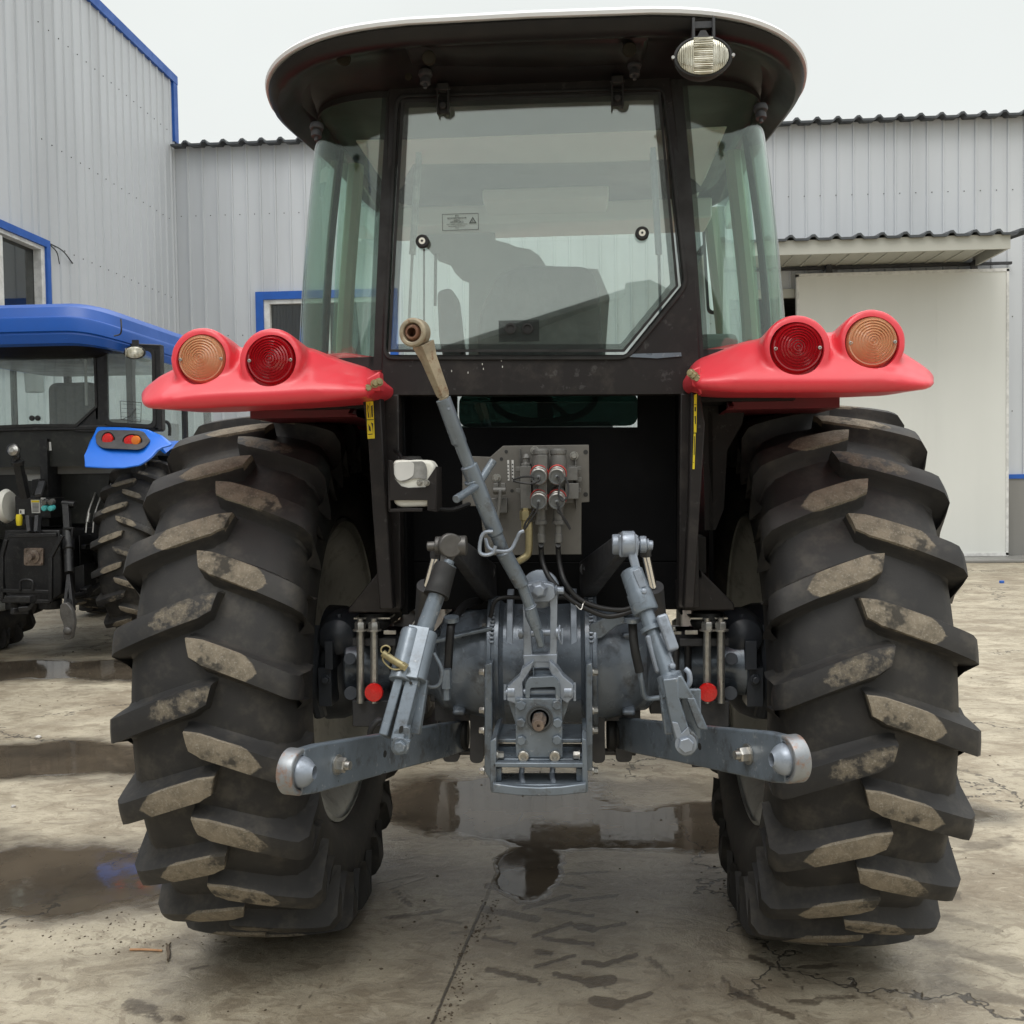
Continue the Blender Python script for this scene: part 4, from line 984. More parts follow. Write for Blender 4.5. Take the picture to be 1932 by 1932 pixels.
    if sg > 0: prism(bm, pxs([(1303, 698), (1322, 690), (1324, 745), (1316, 732), (1306, 728)], 2.462), (0, .05, 0)); bl = [(1304, 704), (1310, 709), (1317, 715)]
    else: prism(bm, pxs([(690, 715), (716, 700), (717, 738), (702, 737), (692, 752)], 2.455), (0, .05, 0)); bl = [(694, 733), (707, 724), (715, 721)]
    tb = obj('fender_tab', bm, red_paint, o, bev=.004)
    for u, v in bl:
        bm = BM(); hexn(bm, at(u, v, 2.46 if sg > 0 else 2.453), (-.35 * sg, -1, 0), .0075, .012); obj('bolt', bm, brass, tb)
    return o
fender(1); fender(-1)
for sg in (-1, 1):
    bm = BM(); box2(bm, (sg * .40, 3.95, .95), (sg * 1.05, 3.98, 1.66)); obj('gap_shade_board', bm, black_panel, T)  # black board standing in for the shade in the gap behind each tyre
# slanting flange plates with yellow warning stickers
bm = BM(); prism(bm, pxs([(684, 756), (717, 735), (724, 860), (736, 1060), (742, 1150), (716, 1150), (702, 960), (694, 830)], 2.60), (0, .05, 0)); obj('side_flange', bm, black_frame, T, bev=.004)
bm = BM(); prism(bm, pxs([(1304, 738), (1322, 745), (1330, 800), (1318, 1000), (1310, 1148), (1290, 1148), (1300, 950)], 2.60), (0, .05, 0)); obj('side_flange', bm, black_frame, T, bev=.004)
bm = BM(); prism(bm, pxs([(1324, 740), (1412, 745), (1400, 800), (1372, 850), (1366, 960), (1350, 1000), (1330, 1000)], 2.95), (0, .01, 0)); obj('splash_plate', bm, black_frame, T)
def sticker(poly, Y, lines):
    bm = BM(); prism(bm, pxs(poly, Y), (0, .0015, 0)); s_ = obj('warning_sticker', bm, yellow_s, T)
    bm = BM()
    for L in lines: prism(bm, pxs(L, Y - .0006), (0, .0005, 0))
    obj('pictogram', bm, ink, s_); return s_
sticker([(690.5, 758), (704, 757), (707, 827), (693.5, 828)], 2.596,
        [[(691.5, 791.5), (705, 791), (705, 792.3), (691.5, 792.8)], [(697.3, 760), (697.9, 760), (698.8, 789), (698.2, 789)], [(693, 768), (696, 782), (696.5, 788), (694.5, 788)], [(693.2, 763), (695.5, 766), (694.5, 776), (693.5, 776)],
         [(700, 766), (703, 764), (703.5, 787), (701, 787)], [(695, 800), (699, 806), (700, 814), (696, 812)], [(700, 797), (704, 799), (704, 818), (702.5, 806)], [(695, 819), (703, 818), (703, 819.5), (695, 820.5)]])
sticker([(1309.5, 745), (1315, 743), (1314, 816), (1309, 816)], 2.596, [[(1310, 763), (1314, 763), (1314, 764), (1310, 764)], [(1310.5, 768), (1313, 768), (1313, 776), (1310.5, 776)], [(1310.5, 785), (1313, 785), (1313, 800), (1311.5, 800)]])
sticker([(1308.8, 818), (1312.5, 818), (1310.5, 885), (1306.5, 885)], 2.596, [[(1309.5, 823), (1311, 823), (1310.5, 858), (1309, 858)], [(1307.5, 872), (1309.5, 872), (1309.5, 873), (1307.5, 873)]])
# feet below the cab posts and rubber mounts
for sg, po in ((-1, [(657, 1148), (716, 1076), (716, 1094), (757, 1100), (757, 1156), (657, 1156)]), (1, [(1280, 1100), (1322, 1090), (1322, 1076), (1386, 1140), (1386, 1152), (1280, 1152)])):
    bm = BM(); prism(bm, pxs(po, 2.74), (0, .10, 0)); obj('cab_foot', bm, black_frame, T, bev=.004)
    u = 707 if sg < 0 else 1334
    bm = BM(); p = at(u, 1178, 2.80); lathe(bm, p, (0, 0, 1), [(.036, -.012), (.044, 0), (.046, .008), (.042, .014), (.044, .02), (.04, .034)], 28); obj('rubber_mount', bm, black_rubber, T)
    bm = BM(); box(bm, at(u, 1163, 2.80), (.10, .08, .004)); obj('mount_plate', bm, steel, T)
# ================================================================ rear axle, transmission and linkage
# centre housing: drum lying across the tractor
AX = V((0, 2.92, .905))
bm = BM()
lathe(bm, AX, (1, 0, 0), [(.0, -.30), (.09, -.30), (.125, -.285), (.150, -.25), (.165, -.20), (.172, -.165), (.172, -.152), (.205, -.150), (.207, -.147), (.207, -.137), (.200, -.135), (.200, -.131), (.207, -.129), (.207, -.117), (.196, -.114), (.188, -.105),
                           (.182, 0), (.188, .105), (.196, .114), (.207, .117), (.207, .129), (.200, .131), (.200, .135), (.207, .137), (.207, .147), (.205, .150), (.172, .152), (.172, .165), (.165, .20), (.150, .25), (.125, .285), (.09, .30), (0, .30)], 72)
hs = obj('axle_housing', bm, implement2, T, angle=30)
for sg in (-1, 1):
    bm = BM(); lathe(bm, AX + V((sg * .29, .02, -.02)), (sg, 0, 0), [(.135, -.06), (.13, 0), (.095, .03), (.082, .06), (.08, .22), (.09, .28)], 40)
    box(bm, AX + V((sg * .235, -.135, .085)), (.035, .03, .016), Matrix.Rotation(-.5, 3, 'X')); box(bm, AX + V((sg * .235, -.105, -.125)), (.035, .03, .016), Matrix.Rotation(.7, 3, 'X'))
    box(bm, AX + V((sg * .21, -.02, .175)), (.11, .10, .02))
    obj('axle_tube', bm, implement2, hs, bev=.006)
# cooling-fin like notches and ribs on the drum
bm = BM()
for sg in (-1, 1):
    x = sg * .134
    for i in range(13):
        a = radians(62 - i * 3.3); y = AX.y - .2095 * cos(a); z = AX.z + .2095 * sin(a)
        box(bm, (x, y, z), (.013, .004, .0065), Matrix.Rotation(-(a), 3, 'X'))
    box(bm, (x, AX.y - .2085, AX.z - .012), (.006, .004, .02))
    # vertical strengthening rib near the top
    X0 = sg * .087
    prof = [(AX.y - cos(radians(q)) * r, AX.z + sin(radians(q)) * r) for q, r in ((20, .186), (35, .196), (50, .214), (64, .228), (75, .222), (80, .18), (50, .18), (30, .18))]
    prism(bm, [(X0 - .009, y, z) for y, z in prof], (.018, 0, 0))
obj('housing_rib', bm, bracket_p, hs, bev=.002)
# long frame plates either side of the drum
for sg, us in ((-1, (914, 929)), (1, (1105, 1118))):
    bm = BM(); prism(bm, pxs([(us[0] if sg < 0 else us[0], 1254), (us[1], 1250), (us[1], 1480 if sg < 0 else 1455), (us[0], 1455)], 2.66), (0, .16, 0))
    pl = obj('frame_plate', bm, implement, T, bev=.003)
    for v in (1268, 1340, 1378, 1454):
        bm = BM(); p = at(us[0] if sg < 0 else us[1], v, 2.68); hexn(bm, p, (sg, 0, 0), .009, .012); obj('bolt', bm, steel, pl)
for u, v in ((921, 1182), (921, 1222), (1112, 1182), (1112, 1224)):
    bm = BM(); hexn(bm, at(u, v, 2.78), (1 if u > 1000 else -1, 0, 0), .009, .014); obj('bolt', bm, steel, hs)
# mounting straps each side
bm = BM(); prism(bm, pxs([(1112, 1178), (1150, 1162), (1188, 1155), (1215, 1150), (1216, 1170), (1165, 1180), (1135, 1204), (1112, 1208)], 2.74), (0, .012, 0))
obj('stay_bracket', bm, implement, T, bev=.003)
bm = BM(); prism(bm, pxs([(815, 1208), (930, 1182), (930, 1190), (880, 1200), (815, 1216)], 2.74), (0, .05, 0)); obj('stay_bracket', bm, implement, T, bev=.003)
bm = BM()
for a, b in (((870, 1160), (925, 1178)), ((1115, 1158), (1190, 1166))):
    q = [at(a[0], a[1], 2.84), at(b[0], b[1], 2.80)]; box2(bm, q[0], V((q[1].x, 2.95, q[1].z)))
obj('brake_cover', bm, bracket_p, T, bev=.01)
# ---- final drives, axle clamps, reflectors
for sg in (-1, 1):
    def U(u): return u if sg < 0 else 2040 - u
    bm = BM()
    p = at(U(640), 1225, 2.96)
    lathe(bm, V((sg * .67, 3.10, .865)), (-sg, 0, 0), [(.0, 0), (.175, .0), (.172, .05), (.155, .095), (.12, .13), (.08, .155), (.06, .20), (.0, .20)], 36)
    lathe(bm, at(U(638), 1200, 2.90), (0, -1, 0), [(.07, -.1), (.065, -.02), (.05, .02), (.02, .04), (0, .04)], 28)
    cyl(bm, at(U(660), 1243, 2.78), at(U(660), 1243, 2.95), .017); cyl(bm, at(U(662), 1308, 2.78), at(U(662), 1308, 2.95), .019)
    box2(bm, at(U(600), 1260, 2.86), at(U(640), 1320, 2.95)); box2(bm, at(U(612), 1210, 2.84), at(U(645), 1250, 2.95))
    tube(bm, [at(U(600), 1180, 2.93), at(U(590), 1280, 2.90), at(U(605), 1350, 2.93)], .02, 10)
    hexn(bm, at(U(615), 1282, 2.855), (0, -1, 0), .011, .014); hexn(bm, at(U(640), 1170, 2.9), (0, 0, 1), .008, .015)
    fd = obj('final_drive', bm, paint('final_drive_blue_grey', (.055, .062, .075), .4, .2, .3, 9, .35, 60, .1) if sg < 0 else MATS['final_drive_blue_grey'], T, bev=.006, seg=3)
    # axle clamp
    bm = BM()
    box2(bm, at(U(664), 1204, 2.76), at(U(772), 1196, 2.98)); box2(bm, at(U(664), 1322, 2.76), at(U(772), 1337, 2.98))
    box2(bm, at(U(680), 1196, 2.90), at(U(820), 1325, 3.05))
    for i in range(5): box2(bm, at(U(722 + i * 22), 1216, 2.885), at(U(735 + i * 22), 1322, 2.90))
    box2(bm, at(U(700), 1334, 2.8), at(U(745), 1420, 2.95))
    cl = obj('axle_clamp', bm, dark_cast, T, bev=.003)
    for u in (680, 706):
        bm = BM(); a, b = at(U(u), 1190, 2.745), at(U(u), 1326, 2.745); cyl(bm, b, a, .0105, n=16); hexn(bm, a, (0, 0, 1), .0155, .020)
        cyl(bm, a + V((0, 0, .018)), a + V((0, 0, .034)), .0085); obj('clamp_stud', bm, steel, cl)
    for u in (742, 765):
        bm = BM(); cyl(bm, at(U(u), 1322, 2.86), at(U(u), 1200, 2.86), .010, n=16); obj('clamp_stud', bm, dark_cast, cl)
    bm = BM(); p = at(U(706) if sg < 0 else 1335, 1306, 2.72)
    lathe(bm, p, (0, -1, 0), [(.024, -.004), (.0255, 0), (.0255, .006), (.0235, .0095), (.012, .011), (0, .0112)], 40); obj('reflector', bm, red_reflect, T)
    bm = BM(); box(bm, p + V((0, .008, .0)), (.03, .006, .035)); box(bm, p + V((0, .02, -.02)), (.02, .04, .003)); obj('reflector_bracket', bm, dark_cast, T)
    # brake turnbuckle rod
    bm = BM(); a = at(U(712), 1195, 2.74); b = at(U(765), 1190, 2.76)
    box(bm, a.lerp(b, .45), (.034, .010, .011)); tube(bm, [b, at(U(775), 1183, 2.77), at(U(783), 1172, 2.78)], .0035, 8); box(bm, b + V((0, 0, -.006)), (.03, .004, .008)); hexn(bm, at(U(769), 1189, 2.75), (0, 0, 1), .006, .008)
    obj('brake_rod', bm, steel, T, bev=.0015)
    # link hangers
    def H(u): return u if sg < 0 else 2028 - u
    bm = BM(); prism(bm, rounded(pxs([(H(886), 1300), (H(915), 1290), (H(912), 1440), (H(886), 1440), (H(887), 1380)], 2.84), .02), (0, .07, 0))
    prism(bm, rounded(pxs([(H(830), 1340), (H(868), 1340), (H(866), 1438), (H(836), 1438)], 2.98), .015), (0, .04, 0))
    box2(bm, at(H(820), 1316, 2.9), at(H(900), 1345, 3.0)); cyl(bm, at(H(840), 1418, 3.0), at(H(905), 1418, 3.0), .01); hexn(bm, at(H(838), 1418, 3.0), (sg, 0, 0), .012, .012)
    obj('link_hanger', bm, dark_cast, T, bev=.006, seg=3)
    # cut-out ground clearance arch under the axle tube
    bm = BM(); cyl(bm, at(H(866), 1385, 2.93), at(H(884), 1385, 2.93), .046, n=24); cyl(bm, at(H(856), 1385, 2.93), at(H(870), 1385, 2.93), .038, n=24); obj('link_bush', bm, black_rubber, T, bev=.008)

# ---- lower links
def lower_link(sg, Pb, Pi, w=.094):
    Pb = V(Pb); Pi = V(Pi); d = (Pi - Pb).normalized(); n = V((d.y, -d.x, 0)).normalized()
    if n.y > 0: n = -n
    up = n.cross(d).normalized()
    if up.z < 0: up = -up
    L = (Pi - Pb).length; th = .022
    bm = BM(); o = Pb
    pts = [(0.0, -w * .5), (.06, -w * .54), (L * .55, -w * .5), (L - .12, -w * .50), (L, -w * .46), (L, w * .46), (L - .14, w * .5), (L * .5, w * .5), (.06, w * .54), (0, w * .5)]
    prism(bm, [o + d * a + up * b - n * th * .5 for a, b in pts], n * th)
    ll = obj('lower_link', bm, implement, T, bev=.004, seg=3)
    # eye end
    bm = BM(); lathe(bm, Pb - n * .026, n, [(.036, 0), (.045, 0), (.0475, .003), (.0475, .033), (.0455, .036), (.040, .036), (.037, .032), (.036, .036)], 48, 0, False)
    lathe(bm, Pb - n * .026, n, [(.036, .031), (.036, .0)], 48, 0, False)
    eye = obj('link_eye', bm, paint('worn_link_eye', (.30, .32, .34), .35, .5, .2, 14, .2, 60, 0, (.30, .15, .08), .8) if sg < 0 else MATS['worn_link_eye'], ll, bev=.0015)
    bm = BM(); nn = (n + V((sg * -.0, 0, -.12))).normalized()
    pr = [(.0135, -.036)] + [(sqrt(max(0, .0325 ** 2 - q * q)), q) for q in [-.027 + .0054 * i for i in range(11)]] + [(.0135, .032)]
    if sg > 0: lathe(bm, Pb + n * .004, (n + V((-.35, 0, .05))).normalized(), pr + [(.0135, -.03)], 36, 0, False)
    else: lathe(bm, Pb + n * .004, (n + V((.9, 0, .0))).normalized(), pr + [(.0135, -.03)], 36, 0, False)
    obj('link_ball', bm, MATS['chrome_rod'] if 0 else steel if 0 else bracket_p, ll)
    return ll, d, n, up
PbL, PbR = at(563, 1456, 2.05), at(1487, 1432, 2.05)
PiL, PiR = at(872, 1388, 2.93), at(1168, 1383, 2.93)
lk = []
for sg, a, b in ((-1, PbL, PiL), (1, PbR, PiR)):
    ll, d, n, up = lower_link(sg, a, b)
    lk.append((ll, d, n, up, a, b))
    L = (b - a).length
    for s, r in ((.135, 0), (.175, 1), (.375, 1)):
        p = a + d * (s + .01) + n * .0115
        bm = BM()
        if r == 0:
            lathe(bm, p, n, [(.022, 0), (.022, .003)], 24); hexn(bm, p, n, .0165, .018); cyl(bm, p, p + n * .032, .0095)
            obj('bolt', bm, steel, ll)
        else:
            lathe(bm, p - n * .0008, n, [(.0085, 0), (.0085, .001), (0, .001)], 20); obj('hole', bm, ink, ll)

# ---- lift arms and cross shaft
bm = BM(); cyl(bm, at(925, 1110, 2.95), at(1105, 1104, 2.95), .045, n=28)
prism(bm, pxs([(905, 1080), (935, 1080), (945, 1150), (900, 1150)], 2.86), (0, .12, 0)); prism(bm, pxs([(1080, 1080), (1110, 1076), (1120, 1150), (1075, 1150)], 2.86), (0, .12, 0))
box2(bm, at(940, 1080, 2.92), at(1085, 1150, 3.1)); obj('rockshaft', bm, dark_cast, T, bev=.008)
for sg, (p0, p1) in ((-1, (at(855, 1028, 2.50), at(935, 1112, 2.92))), (1, (at(1180, 1022, 2.50), at(1095, 1106, 2.92)))):
    bm = BM(); d = (p1 - p0).normalized(); s = V((0, 0, 1)).cross(d).normalized(); u_ = d.cross(s)
    loft(bm, [[p0 + s * a * .014 + u_ * b * .026 for a, b in ((-1, -1), (1, -1), (1, 1), (-1, 1))], [p0.lerp(p1, .5) + s * a * .02 + u_ * b * .04 for a, b in ((-1, -1), (1, -1), (1, 1), (-1, 1))], [p1 + s * a * .024 + u_ * b * .055 for a, b in ((-1, -1), (1, -1), (1, 1), (-1, 1))]])
    obj('lift_arm', bm, dark_cast, T, bev=.006)
    bm = BM(); hexn(bm, p0.lerp(p1, .82) + V((0, -.03, .03)), (.1 * sg, -1, .3), .016, .02); obj('bolt', bm, dark_cast, T)
# ---- lift rod left
c0 = at(850, 1033, 2.42)
bm = BM(); cyl(bm, at(806, 1031, 2.42), at(880, 1027, 2.42), .0115, n=20)
for u, w_, r in ((828, .016, .022), (843, .014, .021), (872, .022, .024)): cyl(bm, at(u, 1029.5, 2.42) - V((w_ / 2, 0, 0)), at(u, 1029.5, 2.42) + V((w_ / 2, 0, 0)), r, n=28)
obj('lift_pin', bm, paint('worn_cast', (.13, .125, .12), .4, .5, .3, 20, .25, 70, 0, (.06, .055, .05), .4), T, bev=.0025)
def rod(nm, pts, m, Yf=None, n=28, parent=T):
    "pts: (u, v, Y, radius) stations joined as turned sections"
    bm = BM(); P = [at(u, v, Y) for u, v, Y, r in pts]; d = (P[-1] - P[0]).normalized()
    lathe(bm, P[0], d, [(r, (P[i] - P[0]).dot(d)) for i, (u, v, Y, r) in enumerate(pts)], n)
    return obj(nm, bm, m, parent, bev=0, angle=28), P, d
lr, P, D_ = rod('lift_rod', [(848, 1058, 2.40, .013), (842, 1066, 2.40, .013), (842, 1066.5, 2.40, .0215), (840, 1070, 2.40, .0200), (824, 1116, 2.37, .0200), (823.8, 1117, 2.37, .0195), (795, 1203, 2.33, .0205)], implement)
bm = BM(); a, b = at(841, 1067, 2.40), at(823, 1124, 2.366); lathe(bm, a, (b - a), [(.020, .0), (.0255, .0), (.027, .004), (.0285, (b-a).length * .6), (.0305, (b - a).length), (.022, (b - a).length)], 32); obj('rubber_sleeve', bm, black_rubber, lr)
# ball-eye on top
bm = BM(); ec = at(849, 1029, 2.40); lathe(bm, ec - V((.011, 0, 0)) , (1, 0, .0), [(.016, 0), (.026, 0), (.029, .003), (.029, .019), (.026, .022), (.016, .022)], 36, 0, True)
nd = (at(840, 1066, 2.40) - ec).normalized()
loft(bm, [[ec + nd * .018 + V((x, y, 0)) for x, y in ((-.010, -.018), (.010, -.018), (.010, .018), (-.010, .018))], [ec + nd * .045 + V((x, y, 0)) for x, y in ((-.013, -.013), (.013, -.013), (.013, .013), (-.013, .013))]])
for i in range(6): lathe(bm, ec + nd * (.044 + i * .004), nd, [(.0125, 0), (.0145, .002), (.0125, .004)], 20)
bmesh.ops.rotate(bm, verts=[v for v in bm.verts if (v.co - ec).length < .033], cent=ec, matrix=Matrix.Rotation(-1.15, 3, 'Z'))
obj('rod_eye', bm, MATS['worn_cast'], lr, bev=.001)
# sleeve block, handle loops and fork
def beam(bm, p0, p1, wx, wy, side=V((1, 0, 0)), taper=1.0, mi=0):
    d = (p1 - p0).normalized(); s = (side - d * side.dot(d)).normalized(); t_ = d.cross(s)
    loft(bm, [[p0 + s * a * wx / 2 + t_ * b * wy / 2 for a, b in ((-1, -1), (1, -1), (1, 1), (-1, 1))], [p1 + s * a * wx * taper / 2 + t_ * b * wy / 2 * taper for a, b in ((-1, -1), (1, -1), (1, 1), (-1, 1))]], mi)
bm = BM(); a, b = at(794, 1188, 2.335), at(770, 1284, 2.27); dd = (b - a).normalized()
lathe(bm, a + V((-.018, -.004, 0)), dd, [(.022, 0), (.026, .004), (.026, (b-a).length)], 24); lathe(bm, a + V((.018, 0, 0)), dd, [(.020, .006), (.023, .010), (.023, (b - a).length)], 24)
beam(bm, a, b + dd * .0, .05, .048)
fk = obj('rod_sleeve', bm, implement, lr, bev=.002)
bm = BM()
a0, a1 = at(758, 1284, 2.285), at(727, 1378, 2.24); b0, b1 = at(790, 1286, 2.285), at(771, 1375, 2.24)
beam(bm, at(752, 1278, 2.29), at(795, 1280, 2.29), .03, .045, V((0, 0, 1)))
beam(bm, at(757, 1280, 2.285), at(726, 1390, 2.235), .020, .05); beam(bm, at(781, 1282, 2.285), at(752, 1400, 2.23), .030, .045)
beam(bm, at(800, 1282, 2.31), at(784, 1385, 2.28), .022, .03)
q = [(742, 1395), (768, 1385), (776, 1365), (772, 1410), (762, 1425), (748, 1426), (739, 1415)]
prism(bm, rounded(pxs([(742, 1375), (776, 1368), (770, 1412), (757, 1426), (742, 1424), (736, 1408)], 2.215), .02), (0, .022, 0))
fo = obj('fork', bm, implement, lr, bev=.003, seg=3)
bm = BM(); prism(bm, rounded(pxs([(754, 1370), (761, 1369), (760, 1382), (752, 1384)], 2.2135), .006), (0, .001, 0)); lathe(bm, at(776, 1287, 2.262) + V((-.0, -.008, 0)), (0, -1, 0), [(.0035, 0), (.0035, .001), (0, .001)], 12); obj('slot', bm, ink, fo)
bm = BM(); p = at(757, 1405, 2.21); box(bm, p, (.036, .02, .028), Matrix.Rotation(.25, 3, 'Y')); hexn(bm, p + V((0, -.01, 0)), (0, -1, 0), .014, .012); obj('fork_bolt', bm, implement, fo, bev=.003)
bm = BM()
tube(bm, [at(u, v, 2.30) for u, v in ((790, 1214), (765, 1215), (757, 1226), (745, 1262), (752, 1275), (778, 1290))], .0045, 8, k=3)
tube(bm, [at(u, v, 2.31) for u, v in ((818, 1232), (833, 1262), (829, 1290), (815, 1296), (798, 1291))], .0045, 8, k=3)
obj('handle_loop', bm, implement, fk)
bm = BM(); tube(bm, [at(u, v, 2.25) for u, v in ((722, 1232), (741, 1245), (764, 1258))], .0085, 12, k=0); box(bm, at(763, 1257, 2.25), (.014, .014, .014), Matrix.Rotation(.6, 3, 'Y'))
tube(bm, [at(u, v, 2.245) for u, v in ((724, 1234), (719, 1228), (721, 1221), (729, 1218), (736, 1223), (733, 1232))], .002, 8)
tube(bm, [at(u, v, 2.25) for u, v in ((722, 1236), (724, 1248), (740, 1262), (760, 1262))], .0022, 8); obj('lock_pin', bm, brass, fk)
# ---- lift rod right
bm = BM(); cyl(bm, at(1155, 1024, 2.42), at(1232, 1029, 2.42), .0115, n=20)
for u, w_, r in ((1163, .02, .024), (1198, .016, .022), (1213, .016, .020), (1222, .006, .014)): cyl(bm, at(u, 1027, 2.42) - V((w_ / 2, 0, 0)), at(u, 1027, 2.42) + V((w_ / 2, 0, 0)), r, n=28)
obj('lift_pin', bm, bracket_p, T, bev=.0025)
rr, P, D_ = rod('lift_rod', [(1190, 1075, 2.38, .021), (1192, 1079, 2.38, .0265), (1208, 1118, 2.36, .0275), (1208.3, 1118.5, 2.36, .0295), (1222, 1150, 2.34, .0305), (1224, 1154, 2.34, .028), (1224.3, 1154.5, 2.34, .0175), (1232, 1182, 2.33, .017), (1232.2, 1182.5, 2.33, .026), (1235, 1191, 2.33, .026), (1235.2, 1191.5, 2.33, .0165), (1266, 1270, 2.28, .018), (1266.5, 1271, 2.28, .028), (1275, 1310, 2.265, .031)], implement)
bm = BM(); beam(bm, at(1183, 1006, 2.385), at(1204, 1090, 2.37), .020, .022); beam(bm, at(1184, 1008, 2.40), at(1186, 1050, 2.40), .044, .03); lathe(bm, at(1186, 1026, 2.385) - V((.018, 0, 0)), (1, 0, 0), [(.028, 0), (.03, .004), (.03, .03), (.028, .034)], 28)
obj('rod_head', bm, bracket_p, rr, bev=.005)
bm = BM(); beam(bm, at(1200, 1075, 2.345), at(1213, 1108, 2.34), .016, .014); lathe(bm, at(1215, 1116, 2.335), (0, -1, .2), [(.008, 0), (.006, .01), (0, .012)], 12); lathe(bm, at(1268, 1257, 2.262), (0, -1, .2), [(.009, 0), (.006, .012), (0, .014)], 12); obj('grease_nipple', bm, bracket_p, rr, bev=.001)
bm = BM(); a, b = at(1247, 1160, 2.31), at(1271, 1228, 2.29); beam(bm, a, b, .026, .030); a2, b2 = at(1222, 1198, 2.32), at(1243, 1270, 2.30); beam(bm, a2, b2, .014, .032)
beam(bm, at(1240, 1195, 2.315), at(1262, 1262, 2.29), .030, .018); obj('turnbuckle_lock', bm, bracket_p, rr, bev=.006, seg=3)
bm = BM()
prism(bm, pxs([(1250, 1282), (1281, 1278), (1282, 1318), (1299, 1371), (1318, 1392), (1317, 1412), (1307, 1424), (1292, 1429), (1279, 1420), (1262, 1345)], 2.215), (0, .045, 0))
prism(bm, pxs([(1277, 1276), (1286, 1274), (1303, 1303), (1312, 1320), (1277, 1319)], 2.217), (0, .042, 0)); prism(bm, pxs([(1295, 1316), (1311, 1316), (1337, 1378), (1317, 1376)], 2.216), (0, .044, 0))
beam(bm, at(1250, 1290, 2.32), at(1262, 1385, 2.30), .02, .03); box2(bm, at(1284, 1300, 2.275), at(1322, 1392, 2.29))
fo = obj('fork', bm, implement, rr, bev=.004, seg=3)
bm = BM(); hexn(bm, at(1294, 1404, 2.214), (0, -1, 0), .0175, .011); prism(bm, pxs([(1268, 1362), (1279, 1364), (1286, 1384), (1298, 1372), (1302, 1384), (1288, 1400), (1276, 1392)], 2.211), (0, .004, 0)); obj('fork_bolt', bm, bracket_p, fo, bev=.002)
bm = BM(); tube(bm, [at(1293, 1262, 2.255), at(1300, 1270, 2.25), at(1301, 1288, 2.25), at(1290, 1300, 2.255)], .006, 10); obj('lifting_eye', bm, bracket_p, rr)
# ---- assist cylinders (chrome rods)
for a, b, u0, v0 in (((822, 1048), (806, 1105), 798, 1140), ((1218, 1045), (1232, 1108), 1244, 1150)):
    bm = BM(); cyl(bm, at(a[0], a[1], 2.47), at(b[0], b[1], 2.50), .0105, n=18); cy_ = obj('cylinder_rod', bm, chrome, T)
    bm = BM(); cyl(bm, at(a[0], a[1] - 14, 2.465), at(a[0], a[1] + 4, 2.47), .014, n=18); cyl(bm, at(b[0], b[1], 2.50), at(u0, v0 + 80, 2.62), .026, n=24); obj('cylinder_body', bm, dark_cast, cy_)
# ---- check chain link behind the arms
for u in (712, 1305):
    bm = BM(); tube(bm, [at(u - 14, 1400, 2.7), at(u - 12, 1375, 2.68), at(u + 4, 1358, 2.68), at(u + 14, 1372, 2.7), at(u + 12, 1395, 2.75)], .008, 10); obj('stabiliser_hook', bm, dark_cast, T)

# ---- top link bracket (cast yoke)
Yk = 2.56
bm = BM()
def rp(o, i, Y, dep, r=.01): ring_prism(bm, rounded(pxs(o, Y), r, 4), rounded(pxs(i, Y), r, 4), (0, dep, 0))
rp([(984, 1106), (1044, 1104), (1052, 1112), (1050, 1260), (988, 1262), (986, 1112)], [(998, 1130), (1036, 1128), (1038, 1150), (1037, 1235), (1004, 1238), (1000, 1150)], Yk, .045)
# splayed feet
prism(bm, pxs([(984, 1262), (1008, 1246), (1002, 1262), (986, 1288), (988, 1316), (976, 1330), (956, 1322), (957, 1296), (980, 1275)], Yk - .02), (0, .05, 0))
prism(bm, pxs([(1036, 1246), (1052, 1260), (1062, 1275), (1082, 1292), (1082, 1316), (1070, 1328), (1052, 1316), (1048, 1290), (1036, 1262)], Yk - .02), (0, .05, 0))
prism(bm, pxs([(986, 1236), (1052, 1234), (1050, 1258), (1034, 1250), (1006, 1250), (990, 1260)], Yk - .002), (0, .045, 0))
prism(bm, rounded(pxs([(985, 1106), (1010, 1100), (1030, 1100), (1046, 1104), (1048, 1128), (1036, 1136), (998, 1136), (986, 1128)], Yk - .012), .008), (0, .06, 0))
tb = obj('top_link_bracket', bm, bracket_p, T, bev=.004, seg=3)
bm = BM(); lathe(bm, at(1017, 1113, Yk - .012), (0, -1, 0), [(.024, 0), (.022, .01), (.014, .02), (.0, .022)], 6, 0, True, .3); lathe(bm, at(1019, 1112, Yk + .05), (0, -1, 0), [(.05, -.02), (.05, 0), (.035, .004)], 32); hexn(bm, at(1048, 1114, Yk), (1, 0, 0), .010, .018)
obj('bolt', bm, bracket_p, tb, bev=.002)
bm = BM(); cyl(bm, at(978, 1196, Yk + .01), at(1058, 1192, Yk + .01), .0095, n=18)
for u in (983, 1052): cyl(bm, at(u - 3, 1194, Yk + .01), at(u + 3, 1194, Yk + .01), .016, n=20)
tube(bm, [at(1056, 1180, Yk - .01), at(1054, 1200, Yk - .03), at(1060, 1215, Yk - .03), at(1061, 1185, Yk - .02)], .0022, 8)
obj('top_pin', bm, bracket_p, tb)
bm = BM()
cyl(bm, at(952, 1306, Yk - .005), at(1085, 1304, Yk - .005), .0095, n=18)
for u in (962, 968, 1068, 1075): cyl(bm, at(u - 3.4, 1305, Yk - .005), at(u + 3.4, 1305, Yk - .005), .019, n=24)
tube(bm, [at(953, 1292, Yk - .01), at(953, 1320, Yk - .01)], .004, 8, k=0); tube(bm, [at(1084, 1288, Yk - .01), at(1084, 1322, Yk - .01)], .004, 8, k=0)
obj('bottom_pin', bm, bracket_p, tb)
